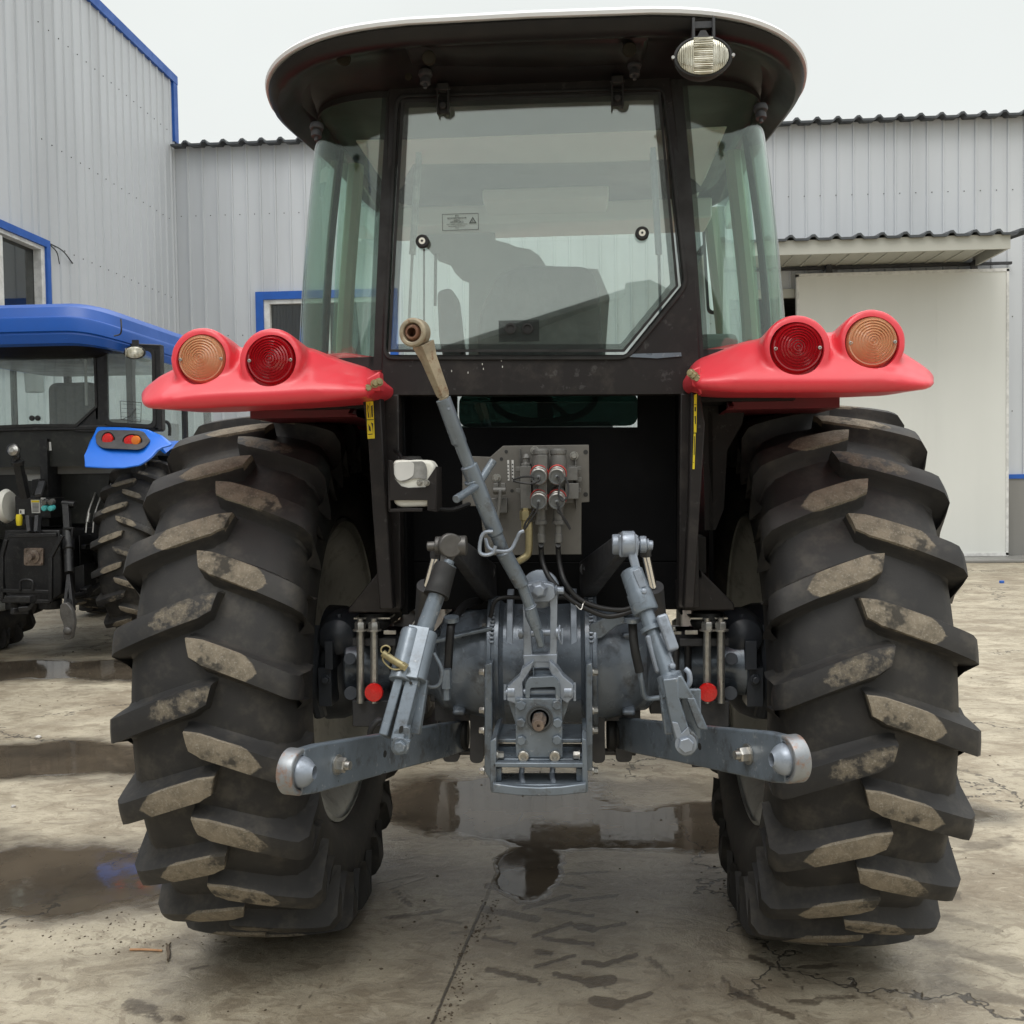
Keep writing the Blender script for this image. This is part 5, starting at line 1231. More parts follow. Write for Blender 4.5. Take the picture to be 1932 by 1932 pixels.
# clevis in the middle with the pin across
bm = BM()
prism(bm, rounded(pxs([(991, 1318), (991, 1290), (998, 1278), (1046, 1276), (1056, 1288), (1058, 1318), (1048, 1318), (1048, 1296), (1000, 1298), (1000, 1318)], Yk - .03), .006, 3), (0, .06, 0))
for u in (1007, 1042): box2(bm, at(u - 1.5, 1258, Yk - .015), at(u + 1.5, 1280, Yk + .02))
box2(bm, at(998, 1265, Yk + .01), at(1050, 1300, Yk + .06))
obj('clevis', bm, implement, T, bev=.003)
# ---- PTO plate
Yp_ = 2.53
bm = BM(); o_ = pxs([(972, 1318), (1060, 1318), (1062, 1430), (973, 1430)], Yp_)
prism(bm, pxs([(972, 1318), (1060, 1318), (1062, 1430), (973, 1430)], Yp_), (0, .018, 0))
prism(bm, pxs([(958, 1322), (975, 1322), (975, 1372)], Yp_ + .03), (0, .03, 0)); prism(bm, pxs([(1075, 1322), (1058, 1322), (1058, 1372)], Yp_ + .03), (0, .03, 0))
pp_ = obj('pto_plate', bm, implement, T, bev=.002)
pc = at(1018, 1356, Yp_)
bm = BM(); lathe(bm, pc, (0, -1, 0), [(.0345, 0), (.0345, .004), (.031, .004), (.030, .001), (.027, .001), (.0265, .004), (.024, .004), (.023, .0), (.018, .0), (.0175, .003), (.0, .003)], 40); obj('seal_ring', bm, paint('oily_ring', (.10, .11, .12), .3, .4), pp_)
bm = BM(); n = 36; A_ = []
for h in (0, .052, .058):
    A_.append([pc + V((0, -h, -.0 * h)) + V((cos(2*pi*i/n), 0, sin(2*pi*i/n))) * ((.0175 if (i % 6) < 3 else .0150) * (.85 if h > .055 else 1)) for i in range(n)])
loft(bm, A_); lathe(bm, pc + V((0, -.052, 0)), (0, -1, 0), [(.0145, 0), (.0145, .018), (.013, .020), (.004, .020), (.003, .014), (0, .014)], 28); obj('pto_shaft', bm, rust_shaft, pp_, angle=25)
for u, v in ((983, 1330), (1051, 1329), (983, 1363), (1052, 1363), (984, 1396), (1051, 1395)):
    bm = BM(); hexn(bm, at(u, v, Yp_), (0, -1, 0), .0125, .010, 0, False); obj('bolt', bm, implement, pp_)
for u in (988, 1047):
    bm = BM(); lathe(bm, at(u, 1425, Yp_), (0, -1, 0), [(.014, 0), (.014, .014), (.012, .016), (.0075, .016), (.0075, .008), (0, .008)], 24); obj('socket_bolt', bm, steel, pp_)
# ---- drawbar frame
bm = BM()
Yd = 2.50
prism(bm, pxs([(924, 1398), (936, 1392), (936, 1490), (928, 1498), (925, 1490)], Yd), (0, .22, 0)); prism(bm, pxs([(1098, 1392), (1107, 1396), (1110, 1494), (1104, 1498), (1098, 1490)], Yd), (0, .22, 0))
def bpx(bm, u0, v0, u1, v1, Y, dep):
    a, b = at(u0, v0, Y), at(u1, v1, Y); box2(bm, a, b + V((0, dep, 0)))
bpx(bm, 936, 1394, 1098, 1402, Yd + .07, .16); bpx(bm, 936, 1408, 1098, 1428, Yd + .09, .03)
bpx(bm, 930, 1439, 1103, 1449, Yd, .07); bpx(bm, 930, 1431, 1103, 1436, Yd + .03, .07)
for a, b in ((931, 946), (1087, 1100)): bpx(bm, a, 1449, b, 1475, Yd + .02, .04)
fr_ = obj('drawbar_frame', bm, implement, T, bev=.003)
bm = BM()
top = [(930, 1466), (975, 1471), (1018, 1473), (1060, 1471), (1104, 1466)]; bot = [(1105, 1494), (1060, 1499), (1018, 1500), (975, 1499), (930, 1494)]
prism(bm, pxs([(929, 1478), (975, 1484), (1018, 1486), (1060, 1484), (1106, 1478)] + [(1106, 1496), (1060, 1501), (1018, 1503), (975, 1501), (929, 1496)], Yd - .02), (0, .02, 0))
prism(bm, [at(u, 1480, Yd - .001) for u in (930, 975, 1018, 1060, 1105)] + [V((at(u, 1480, Yd).x, Yd + .10, at(u, 1480, Yd).z)) for u in (1100, 1018, 934)], (0, 0, -.010))
obj('drawbar_guide', bm, implement, fr_, bev=.003)
for u in (985, 1043):
    bm = BM(); tube(bm, [at(u, 1449, Yd + .05), at(u - 1, 1465, Yd + .04), at(u + 4, 1484, Yd + .01)], .007, 12); obj('hitch_pin', bm, bracket_p, fr_)
for u in (930, 1102):
    bm = BM(); hexn(bm, at(u + (8 if u < 1000 else -8), 1425, Yd + .03), (1 if u < 1000 else -1, 0, 0), .010, .014); obj('bolt', bm, steel, fr_)
# ---- top link, folded up
bm = BM()
TLs = [(836, 742, 2.33), (1002, 1120, 2.47)]
def tl(u, v, t_=None):
    t_ = (v - 742) / (1215 - 742); return at(u, v, 2.32 + .20 * t_)
secs = [(836, 752, .0105), (836.5, 753, .0175), (866, 833, .0180), (869, 838, .0150), (884, 877, .0150), (885, 879, .0205), (935, 1005, .0195), (937, 1009, .0155), (949, 1040, .0155), (950.5, 1042, .0195), (984, 1103, .0185), (985, 1105, .0135), (999, 1141, .0135), (999.5, 1142, .0145), (1003, 1160, .0165), (1012, 1185, .014)]
P0 = tl(836, 752); PE = tl(1012, 1185); D = (PE - P0).normalized()
rings = []
for u, v, r in secs:
    c = tl(u, v); a, b, _ = frame_of(D); rings.append([c + a * r * cos(2*pi*i/28) + b * r * sin(2*pi*i/28) for i in range(28)])
loft(bm, rings); tlk = obj('top_link', bm, implement, T, angle=24)
bm = BM(); beam(bm, tl(1005, 1165), tl(1022, 1218), .017, .026, taper=.9); lathe(bm, at(1019, 1206, 2.53) - V((.008, 0, 0)), (1, 0, 0), [(.0, 0), (.02, 0), (.022, .003), (.022, .013), (.02, .016), (0, .016)], 24); obj('lower_eye', bm, implement, tlk, bev=.006, seg=3)
bm = BM(); up = tl(783, 628); a, b, _ = frame_of(D)
sh = tl(837, 748); n0 = tl(798, 648)
loft(bm, [[n0 + a * x + b * y for x, y in ((-.02, -.018), (.02, -.018), (.02, .018), (-.02, .018))], [n0.lerp(sh, .28) + a * x + b * y for x, y in ((-.014, -.014), (.014, -.014), (.014, .014), (-.014, .014))], [n0.lerp(sh, .93) + a * x + b * y for x, y in ((-.0115, -.0115), (.0115, -.0115), (.0115, .0115), (-.0115, .0115))], [sh + a * x + b * y for x, y in ((-.010, -.010), (.010, -.010), (.010, .010), (-.010, .010))]])
for i in range(6): lathe(bm, sh.lerp(P0, -.2 + .25 * i), D, [(.0105, 0), (.0125, .002), (.0105, .004)], 20)
ed = V((-.25, -1, -.05)).normalized()
lathe(bm, up - ed * .018, ed, [(.020, .0), (.029, .0), (.032, .004), (.032, .032), (.029, .036), (.022, .036), (.020, .031), (.020, .0)], 40, 0, False)
obj('upper_eye', bm, rusty, tlk, bev=.0015)
bm = BM(); lathe(bm, up - ed * .016, ed, [(.0, .005), (.010, .005), (.0105, .036), (.014, .036), (.019, .028), (.0205, .016), (.019, .004), (.012, 0)], 32, 0, False); obj('ball', bm, paint('rusty_ball', (.22, .11, .07), .45, .4, .4, 30, .3, 60, 0, (.40, .3, .22), .6), tlk)
bm = BM(); for_ = [(tl(868, 945), at(858, 942, 2.33)), (0, 0)]
p0 = tl(900, 917); cyl(bm, p0 + V((-.0, -.012, 0)), at(860, 942, 2.30), .0095, n=16); cyl(bm, p0, at(931, 869, 2.42), .0095, n=16); lathe(bm, tl(893, 907), D, [(.0215, -.004), (.0222, .0), (.0215, .004)], 28); obj('turning_handle', bm, implement, tlk, bev=.0015)
bm = BM(); tube(bm, [at(u, v, 2.40) for u, v in ((930, 1003), (916, 1004), (908, 1014), (905, 1040), (915, 1047), (930, 1043), (935, 1030))], .0045, 8, k=5)
tube(bm, [tl(931, 1015) + V((-.018, -.01, 0)), tl(935, 1035) + V((-.01, -.026, 0)), tl(955, 1038) + V((.008, -.026, 0)), tl(962, 1020) + V((.015, -.012, 0)), tl(960, 1006) + V((.026, -.008, 0)), tl(968, 1002) + V((.026, -.004, 0))], .0045, 8, k=5); obj('spring_clip', bm, bracket_p, tlk)
bm = BM(); lathe(bm, tl(1000, 1144), D, [(.0155, 0), (.0165, .001), (.0155, .002)], 24); lathe(bm, tl(850, 772) + V((-.002, -.0178, 0)), (0, -1, 0), [(.003, 0), (.003, .0012), (0, .0012)], 12); obj('weld_ring', bm, bracket_p, tlk)

# ---- hydraulic valve plate
Yv = 2.66
bm = BM(); prism(bm, pxs([(949, 841), (1111, 839), (1112, 947), (1097, 948), (1097, 1046), (916, 1048), (905, 955), (872, 955), (872, 860), (925, 862)], Yv), (0, .006, 0)); vp = obj('valve_plate', bm, olive, T, bev=.0015)
bm = BM()
for u, v, r in ((1105, 853, .006), (1105, 933, .006), (955, 852, .0045), (946, 866, .0045), (966, 926, .0045), (968, 1032, .0045), (882, 870, .004)): lathe(bm, at(u, v, Yv - .0006), (0, -1, 0), [(r, 0), (r, .0006), (0, .0006)], 20)
obj('plate_hole', bm, ink, vp)
bm = BM()
for u, v in ((1009, 850), (1083, 860), (937, 902), (992, 936)): hexn(bm, at(u, v, Yv), (0, -1, 0), .0085, .012)
obj('bolt', bm, steel, vp)
bm = BM()
for u0, u1, v0, v1 in ((957, 960.5, 868, 907), (965, 969, 868, 908)): prism(bm, pxs([(u0, v0), (u1, v0), (u1 + 1, v1), (u0 + 1, v1)], Yv - .0015), (0, .001, 0))
wl_ = obj('strip_label', bm, white_s, vp)
bm = BM()
for v in (875, 882, 888, 894, 901): prism(bm, pxs([(957.6, v), (960, v), (960, v + 2), (957.6, v + 2)], Yv - .002), (0, .0004, 0)); prism(bm, pxs([(966, v), (968.4, v), (968.4, v + 3), (966, v + 3)], Yv - .002), (0, .0004, 0))
obj('label_mark', bm, ink, wl_)
# block
bm = BM()
box2(bm, at(1015, 858, Yv - .09), at(1035, 960, Yv)); box2(bm, at(981, 880, Yv - .06), at(1005, 958, Yv)); box2(bm, at(1004, 900, Yv - .045), at(1082, 948, Yv - .001))
box2(bm, at(1051, 870, Yv - .05), at(1064, 950, Yv - .002)); box2(bm, at(1064, 882, Yv - .06), at(1090, 906, Yv)); box2(bm, at(1066, 912, Yv - .065), at(1092, 940, Yv)); box2(bm, at(1008, 880, Yv - .05), at(1086, 890, Yv - .002))
box2(bm, at(980, 845, Yv - .012), at(984, 962, Yv)); box2(bm, at(1085, 852, Yv - .012), at(1088, 960, Yv))
for u in (1021, 1054): lathe(bm, at(u, 888, Yv - .06), (0, 0, 1), [(.021, 0), (.021, .03), (.019, .04), (.021, .042), (.021, .052), (.016, .056), (0, .056)], 24); 
lathe(bm, at(993, 882, Yv - .035), (0, 0, 1), [(.014, 0), (.014, .01), (.009, .012), (.009, .022), (.011, .024), (.006, .034), (0, .036)], 8)
for u, v in ((1092, 884), (1093, 905), (1092, 925), (978, 885), (978, 926)): box(bm, at(u, v, Yv - .03), (.012, .02, .012))
vb = obj('valve_block', bm, valve_p, vp, bev=.0035, seg=3)
for i, (u, v) in enumerate(((1018, 892), (1052, 892), (1018, 938), (1052, 938))):
    bm = BM(); c = at(u, v, Yv - .075); d = V((-.03, -1, -.28)).normalized()
    lathe(bm, c, d, [(.020, -.03), (.022, 0), (.0225, .004)], 32, 0); 
    lathe(bm, c, d, [(.0225, .004), (.0232, .005), (.0232, .010), (.022, .011)], 32, 1, False)
    lathe(bm, c, d, [(.0205, .011), (.0205, .016), (.0185, .018), (.0185, .021), (.021, .023), (.0215, .026), (.0215, .036), (.0195, .039)], 32, 2, False); lathe(bm, c, d, [(.0195, .039), (.017, .039), (.016, .036), (.005, .036), (.005, .042), (.003, .044), (0, .044)], 32, 3, False)
    q = obj('coupler', bm, [valve_p, red_cap, steel, paint('grey_cap%d' % i if 0 else 'grey_plug', (.16, .17, .175), .5)], vp, angle=30)
    e = c + d * .043
    pt = {0: [(1018, 906), (1005, 912), (985, 911), (968, 906), (985, 900), (1004, 900), (1008, 905)], 1: [(1054, 900), (1056, 915), (1054, 935), (1062, 945), (1071, 935), (1072, 915), (1066, 900)],
          2: [(1012, 965), (1002, 980), (990, 998), (991, 988), (1001, 972), (1008, 960)], 3: [(1056, 962), (1063, 978), (1076, 999), (1070, 985), (1060, 972), (1052, 965), (1055, 955)]}[i]
    bm = BM(); tube(bm, [e] + [at(u_, v_, Yv - .12) for u_, v_ in pt], .0026, 8); obj('tether', bm, hose_m if i != 1 else dark_cast, q)
# pipe and hoses
bm = BM(); tube(bm, [at(998, 985, 2.60), at(998, 1020, 2.60), at(996, 1045, 2.60), at(980, 1058, 2.60), at(955, 1070, 2.62)], .0095, 14); tube(bm, [at(988, 975, 2.61), at(988, 1005, 2.61)], .006, 10, k=0)
lathe(bm, at(992, 958, 2.61), (0, 0, -1), [(.012, 0), (.012, .006), (.016, .008), (.016, .03), (.012, .034), (.012, .05)], 6); obj('hydraulic_pipe', bm, brass, vp)
for u, ends in ((1021, [(1021, 1035), (1024, 1062), (1040, 1095), (1075, 1130), (1110, 1150), (1150, 1163), (1200, 1150), (1215, 1135)]), (1053, [(1053, 1035), (1056, 1065), (1066, 1098), (1090, 1128), (1130, 1146), (1180, 1150), (1212, 1130)])):
    bm = BM(); tube(bm, [at(u, 1028, 2.60)] + [at(a, b, 2.62 if i < 2 else 2.60) for i, (a, b) in enumerate(ends)], .0068, 12); ho = obj('hydraulic_hose', bm, hose_m, T)
    bm = BM(); lathe(bm, at(u, 955, 2.605), (0, 0, -1), [(.013, 0), (.013, .035), (.0165, .036), (.0165, .046), (.009, .048), (.0085, .07), (.0105, .072), (.0105, .092), (.008, .094)], 16); obj('hose_fitting', bm, valve_p, ho)
bm = BM(); tube(bm, [at(1086, 1142, 2.58), at(1096, 1150, 2.57), at(1100, 1140, 2.58), at(1103, 1135, 2.58)], .0015, 6); obj('cable_tie', bm, steel, T)
bm = BM(); tube(bm, [at(925, 1165, 2.74), at(940, 1130, 2.74), at(1000, 1128, 2.76), at(1080, 1128, 2.76), at(1110, 1140, 2.72)], .006, 10)
tube(bm, [at(845, 1265, 2.62), at(850, 1190, 2.62), at(856, 1170, 2.66), at(880, 1140, 2.75), at(920, 1130, 2.9)], .011, 12); obj('wiring_hose', bm, hose_m, T)
bm = BM(); tube(bm, [at(1193, 1170, 2.62), at(1197, 1220, 2.60), at(1207, 1268, 2.60)], .0115, 12); obj('spiral_hose', bm, black_rubber, T)
bm = BM(); tube(bm, [at(1207, 1268, 2.60), at(1210, 1285, 2.60), at(1218, 1316, 2.62), at(1245, 1316, 2.64)], .007, 10); lathe(bm, at(852, 1172, 2.63), (0, -.2, 1), [(.02, 0), (.02, .012)], 20); lathe(bm, at(1193, 1172, 2.61), (0, -.2, 1), [(.022, 0), (.022, .012)], 20); lathe(bm, at(842, 1262, 2.6), (0, 0, -1), [(.014, 0), (.014, .05), (.009, .052), (.009, .08)], 8); obj('elbow_fitting', bm, implement, T)
# lever on the plate
bm = BM(); tube(bm, [at(944, 925, 2.60), at(941, 960, 2.60), at(936, 990, 2.60), at(925, 1030, 2.60)], .005, 8); box(bm, at(936, 922, 2.62), (.012, .02, .03)); box(bm, at(950, 922, 2.62), (.012, .02, .03)); cyl(bm, at(930, 925, 2.61), at(955, 925, 2.61), .008); prism(bm, pxs([(925, 940), (957, 940), (957, 968), (925, 968)], 2.63), (0, .03, 0)); obj('control_lever', bm, valve_p, vp, bev=.002)
# ---- reservoir in its bracket
Yr = 2.50
bm = BM()
def bottle(polys, Y, dep): prism(bm, rounded(pxs(polys, Y), .012, 5), (0, dep, 0))
bottle([(741, 868), (772, 867), (812, 868), (821, 880), (821, 946), (805, 956), (756, 958), (742, 950)], Yr + .01, .07)
bt2 = obj('fluid_reservoir', bm, white_plastic, T, bev=.010, seg=4)
bm = BM(); bottle([(746, 872), (800, 870), (806, 885), (804, 906), (790, 901), (775, 904), (760, 911), (748, 901), (743, 893)], Yr + .006, .005); obj('sight_patch', bm, cloudy, bt2)
bm = BM(); bottle([(744, 873), (762, 871), (782, 871), (780, 898), (768, 905), (752, 908), (743, 896)], Yr + .0045, .002); obj('pale_patch', bm, white_s, bt2)
bm = BM(); lathe(bm, at(777, 868, Yr + .04), (0, 0, 1), [(.026, 0), (.026, .004), (.023, .006), (.023, .009), (0, .010)], 28); obj('cap', bm, black_rubber, bt2)
bm = BM(); 
prism(bm, pxs([(732, 868), (741, 870), (744, 903), (757, 917), (770, 920), (803, 919), (806, 905), (822, 915), (822, 962), (812, 962), (808, 944), (735, 944)], Yr), (0, .003, 0))
prism(bm, pxs([(732, 868), (735, 868), (737, 964), (733, 964)], Yr), (0, .09, 0)); box2(bm, at(733, 960, Yr), at(806, 963, Yr + .08)); prism(bm, pxs([(806, 905), (823, 880), (824, 966), (806, 963)], Yr + .001), (0, .10, 0))
rb = obj('reservoir_bracket', bm, black_frame, T, bev=.001)
bm = BM(); hexn(bm, at(792, 911, Yr), (0, -1, 0), .006, .010); hexn(bm, at(805, 911, Yr), (0, -1, 0), .006, .010); obj('bolt', bm, steel, rb)
bm = BM(); tube(bm, [at(822, 960, Yr + .05), at(850, 962, 2.60), at(875, 955, 2.64), at(900, 945, 2.7)], .006, 8); tube(bm, [at(760, 868, Yr + .05), at(752, 855, 2.6), at(745, 850, 2.66)], .005, 8); obj('reservoir_hose', bm, hose_m, T)
# ================================================================ BLUE TRACTOR
BX = -4.27; BY = 8.5
B = thing('tractor', 'blue tractor with blue roof and black linkage parked at the left behind the red one', 'tractor', (BX, BY, 0))
def mir(P): return [V((2 * BX - V(p).x, V(p).y, V(p).z)) for p in P]
for sg in (-1, 1):
    wheel(B, (BX + sg * .79, BY, .82), sg, .05, None, 1.005, TYRE_SLIM)
    wheel(B, (BX + sg * .85, 10.8, .56), sg, .2, None, .68, TYRE_SLIM)
def both(f):
    "call f with an identity and a mirroring transform"
    f(lambda P: [V(p) for p in P]); f(mir)
# roof: rounded planform shell with a lower valance
def b_ring(hx, hy, z, n=96, ex=6.5, cy=8.95, droop=.13):
    out = []; hx *= .86; hy *= .76; cy = 8.66; z -= .015
    for i in range(n):
        x, y = selip(2 * pi * i / n, hx, hy, ex, cy); q = max(0, abs(x) / .93 - .45) / .55
        out.append(V((BX + x, y, z - droop * q ** 2.0)))
    return out
bm = BM()
loft(bm, [b_ring(.80, 1.12, 2.53), b_ring(.87, 1.22, 2.505, droop=.08), b_ring(.92, 1.29, 2.52, droop=.09), b_ring(.945, 1.32, 2.585, droop=.10), b_ring(.94, 1.315, 2.60, droop=.10),  b_ring(.95, 1.335, 2.61, droop=.11), b_ring(.95, 1.33, 2.70), b_ring(.945, 1.325, 2.715), b_ring(.935, 1.31, 2.722), b_ring(.915, 1.27, 2.80), b_ring(.86, 1.18, 2.835), b_ring(.6, .8, 2.87, droop=.1), b_ring(.1, .1, 2.88)])
br = obj('roof', bm, blue_paint, B, angle=28)
bm = BM(); loft(bm, [b_ring(.70, .96, 2.44, droop=0), b_ring(.76, 1.02, 2.47, droop=.02), b_ring(.82, 1.13, 2.55, droop=.08)]); obj('roof_lining', bm, roof_black, br)
bm = BM(); 
for u in (125, 104, -20): box(bm, at(u, 640, 7.66) if u < 0 else at(u, 637, 7.68), (.03, .02, .02))
obj('roof_clip', bm, blue_paint, br)
bm = BM(); p = [at(228, 602, 7.66), at(229, 618, 7.63), at(227, 630, 7.64), at(215, 634, 7.63)]; tube(bm, p, .006, 6); tube(bm, mir(p), .006, 6); obj('panel_gap', bm, ink, br)
Yb = 8.0
def PX(L, Y=Yb): return pxs(L, Y)
# rear frame, right half and mirrored left half
bm = BM()
def frm(m):
    for q in ([(177, 645), (197, 645), (200, 815), (180, 815)], [(289, 650), (303, 652), (306, 812), (291, 812)], [(193, 802), (300, 806), (303, 814), (193, 814)], [(183, 645), (303, 650), (303, 660), (183, 660)], [(186, 764), (186, 815), (140, 815)]):
        prism(bm, m(PX(q)), (0, .07, 0))
both(frm)
box2(bm, (BX - .65, Yb - .01, at(100, 662, Yb).z), (BX + .65, Yb + .08, 2.6))
box2(bm, (BX - .65, Yb - .005, at(100, 812, Yb).z), (BX + .65, Yb + .07, at(100, 804, Yb).z))
zc = at(100, 805, Yb).z
bf = obj('cab_frame', bm, tractor_black, B, bev=.006)
def winpoly(L, Y):
    q = PX(L, Y); q = [V((BX, q[0].y, q[0].z))] + q[1:4] + [V((BX, q[4].y, q[4].z))]; return q + list(reversed(mir(q[1:4])))
poly = winpoly([(60, 663), (180, 665), (183, 768), (144, 805), (60, 805)], Yb - .012)
bm = BM(); ring_prism(bm, poly, winpoly([(60, 667), (176, 669), (179, 766), (142, 800), (60, 800)], Yb - .012), (0, .02, 0)); obj('window_seal', bm, black_rubber, bf)
bm = BM(); prism(bm, [p + V((0, .004, 0)) for p in poly], (0, .005, 0)); brw = obj('rear_window', bm, glass_far, B)
for u, v in ((61, 789), (72, 789)):
    bm = BM(); lathe(bm, at(u, v, Yb - .016), (0, -1, 0), [(.022, 0), (.022, .01), (.015, .018), (0, .018)], 16); obj('grommet', bm, black_rubber, brw)
def cw(m, nm='corner_window'):
    bm = BM(); prism(bm, m(rounded(PX([(200, 658), (288, 660), (290, 803), (202, 798)], Yb - .004), .04)), (0, .005, 0)); o = obj(nm, bm, glass_far, B)
    bm = BM(); ring_prism(bm, m(rounded(PX([(196, 654), (291, 657), (294, 808), (197, 803)], Yb - .010), .05)), m(rounded(PX([(201, 659), (286, 662), (288, 801), (203, 796)], Yb - .010), .05)), (0, .012, 0)); obj('window_seal', bm, black_rubber, o)
    for a, b in ((206, 661), (200, 776)):
        pass
both(cw)
bm = BM(); ring_prism(bm, PX([(226, 756), (267, 759), (266, 797), (228, 792)], Yb - .006), PX([(227, 757), (266, 760), (265, 796), (229, 791)], Yb - .006), (0, .001, 0))
for k in range(4): prism(bm, PX([(229, 762 + 8 * k), (264, 764 + 8 * k), (264, 764.5 + 8 * k), (229, 762.5 + 8 * k)], Yb - .006), (0, .001, 0))
prism(bm, PX([(232, 790), (245, 784), (256, 770), (257, 770.6), (246, 785), (232, 791)], Yb - .0065), (0, .001, 0)); obj('window_decal', bm, ink, B)
# cab sides / front
for s in (-1, 1):
    bm = BM(); X = BX + s * .80
    prism(bm, [(X, Yb + .02, 1.9), (X, Yb + .02, 2.55), (X, Yb + .08, 2.55), (X, Yb + .08, 1.9)], (-s * .05, 0, 0)); tube(bm, [(X, 9.1, 1.6), (X, 9.1, 2.55)], .03, 8, k=0); tube(bm, [(X - s * .1, 10.0, 1.2), (X - s * .1, 9.9, 2.55)], .04, 8, k=0)
    box2(bm, (X - .02, Yb, 1.5), (X + .02, 10.0, 1.62)); obj('side_frame', bm, tractor_black, bf)
for s in (-1, 1):
    bm = BM(); X = BX + s * .80; prism(bm, [(X, 8.1, 1.65), (X, 9.9, 1.65), (X - s * .05, 9.9, 2.55), (X, 8.1, 2.55)], (-s * .005, 0, 0)); obj('door_window', bm, glass_far, B)
bm = BM(); box2(bm, (BX - .68, 9.95, 1.5), (BX + .68, 9.955, 2.55)); obj('windscreen', bm, glass_far, B)
bm = BM(); box2(bm, (BX - .72, 8.1, 2.50), (BX + .72, 9.9, 2.53)); obj('headliner', bm, headliner, B)
bm = BM(); box2(bm, (BX - .78, 8.15, 1.5), (BX + .78, 9.9, 1.6)); box2(bm, (BX + .35, 8.3, 1.6), (BX + .7, 9.2, 1.95)); box2(bm, (BX - .7, 8.3, 1.6), (BX - .35, 9.2, 1.9)); obj('cab_floor', bm, trim_interior, B)
bm = BM(); c_ = at(143, 792, 9.2); a, b, d = frame_of(V((0, -.55, .83))); tube(bm, [c_ + a * .22 * cos(2*pi*j/26) + b * .22 * sin(2*pi*j/26) for j in range(27)], .016, 8, k=0)
for t_ in (.5, 2.6, 4.7): cyl(bm, c_, c_ + a * .22 * cos(t_) + b * .22 * sin(t_), .012)
cyl(bm, c_, c_ + V((0, .3, -.5)), .04); obj('steering_wheel', bm, trim_interior, B)
bm = BM(); box2(bm, (BX - .28, 8.75, 1.6), (BX + .22, 9.2, 1.85)); prism(bm, rounded([(BX - .27, 8.7, 1.8), (BX + .2, 8.7, 1.8), (BX + .18, 8.66, 2.3), (BX - .25, 8.66, 2.3)], .08), (0, .12, 0)); obj('seat', bm, seat_m, B, bev=.03)
bm = BM(); tube(bm, [at(62, 680, 10.2), at(66, 740, 10.2)], .09, 12, k=0); tube(bm, [at(40, 640, 10.3), at(70, 690, 10.3)], .05, 10, k=0); obj('exhaust_pipe', bm, trim_interior, B)
bm = BM(); prism(bm, PX([(143, 655), (162, 655), (155, 678), (150, 681), (146, 676)], Yb + .1), (0, .04, 0)); obj('wiper_motor', bm, black_rubber, B, bev=.006)
bm = BM(); tube(bm, PX([(161, 665), (163, 765)], Yb + .06), .012, 8, k=0); obj('gas_strut', bm, trim_interior, B)
# work light
def wlt(m):
    wc = m([at(254, 665, Yb - .10)])[0]; bm = BM()
    ellipse_lathe(bm, wc, [(0, .08), (.6, .07), (1.0, .02), (1.06, 0), (1.0, -.008), (.9, -.004)], .082, .052); box(bm, wc + V((0, .02, .07)), (.05, .02, .06)); o = obj('work_light', bm, black_rubber, B)
    bm = BM(); ellipse_lathe(bm, wc, [(.94, -.002), (.7, -.012), (0, -.018)], .082, .052)
    for i in range(-6, 7): box(bm, wc + V((i * .011, -.014, 0)), (.002, .006, .07))
    obj('lens', bm, lens_clear, o)
both(wlt)
# grab handle and wires at the side
bm = BM(); tube(bm, PX([(305, 795), (316, 797), (320, 806), (320, 822)], 8.3), .014, 8); tube(bm, PX([(300, 665), (306, 700), (308, 790)], 8.1), .006, 6); tube(bm, PX([(296, 726), (300, 712), (306, 710)], 8.1), .006, 6); box(bm, at(299, 690, 8.05), (.05, .05, .25)); box(bm, at(301, 772, 8.05), (.05, .06, .22)); obj('grab_handle', bm, black_rubber, B)
# fenders
def fn(m):
    y0 = 7.62
    outl = [(157, 882), (160, 862), (167, 834), (176, 818), (181, 805), (235, 806), (276, 810), (304, 822), (324, 838), (318, 842), (306, 845), (297, 850), (286, 862), (276, 870), (262, 879), (233, 884), (195, 884)]
    pts = pxs(outl, y0); zl, zh = pts[0].z, at(255, 806, y0).z
    def sl(p):
        k = (p.z - zl) / (zh - zl); Y = y0 + .30 * max(0, k) ** 1.3; return CAMP + (p - CAMP) * (Y / p.y)
    bm = BM(); prism(bm, m([sl(p) for p in pts]), (0, .05, 0)); o = obj('fender', bm, blue_light, B, bev=.022, seg=4)
    bm = BM(); secs = []
    for ang in range(68, 150, 6):
        a = radians(ang); r = .93; y = BY - cos(a) * r; z = .84 + sin(a) * r * 1.02
        secs.append(m([V((BX + .62, y, z)), V((BX + .98, y, z - .02)), V((BX + 1.01, y, z - .06)), V((BX + 1.0, y, z - .07)), V((BX + .96, y, z - .04)), V((BX + .62, y, z - .025))]))
    loft(bm, secs); obj('wheel_arch', bm, blue_light, o)
    bm = BM(); prism(bm, m(rounded([sl(p) + V((0, -.016, 0)) for p in pxs([(181, 822), (187, 813), (197, 811), (262, 812), (272, 815), (284, 832), (273, 845), (262, 849), (195, 846), (183, 838)], y0)], .025)), (0, .03, 0)); obj('lamp_panel', bm, MATS['panel_grey'] if 'panel_grey' in MATS else paint('panel_grey', (.06, .058, .06), .6), o, bev=.006)
    def lamp(nm, u, v, rx, rz, mt, dy=0):
        c = m([sl(at(u, v, y0)) + V((0, -.022 - dy, 0))])[0]; bm = BM(); ellipse_lathe(bm, c, [(1, .02), (1, -.004), (.92, -.014), (0, -.022)], rx, rz); l_ = obj(nm, bm, mt, B)
        bm = BM(); ellipse_lathe(bm, c, [(1.25, .008), (1.22, -.002), (1.02, .004)], rx, rz); obj('lamp_ring', bm, black_rubber, l_)
    lamp('tail_light', 206, 829, .043, .047, red_reflect); lamp('brake_light', 251, 832, .062, .044, red_reflect); lamp('turn_signal', 260.5, 831, .036, .037, lens_orange, .012)
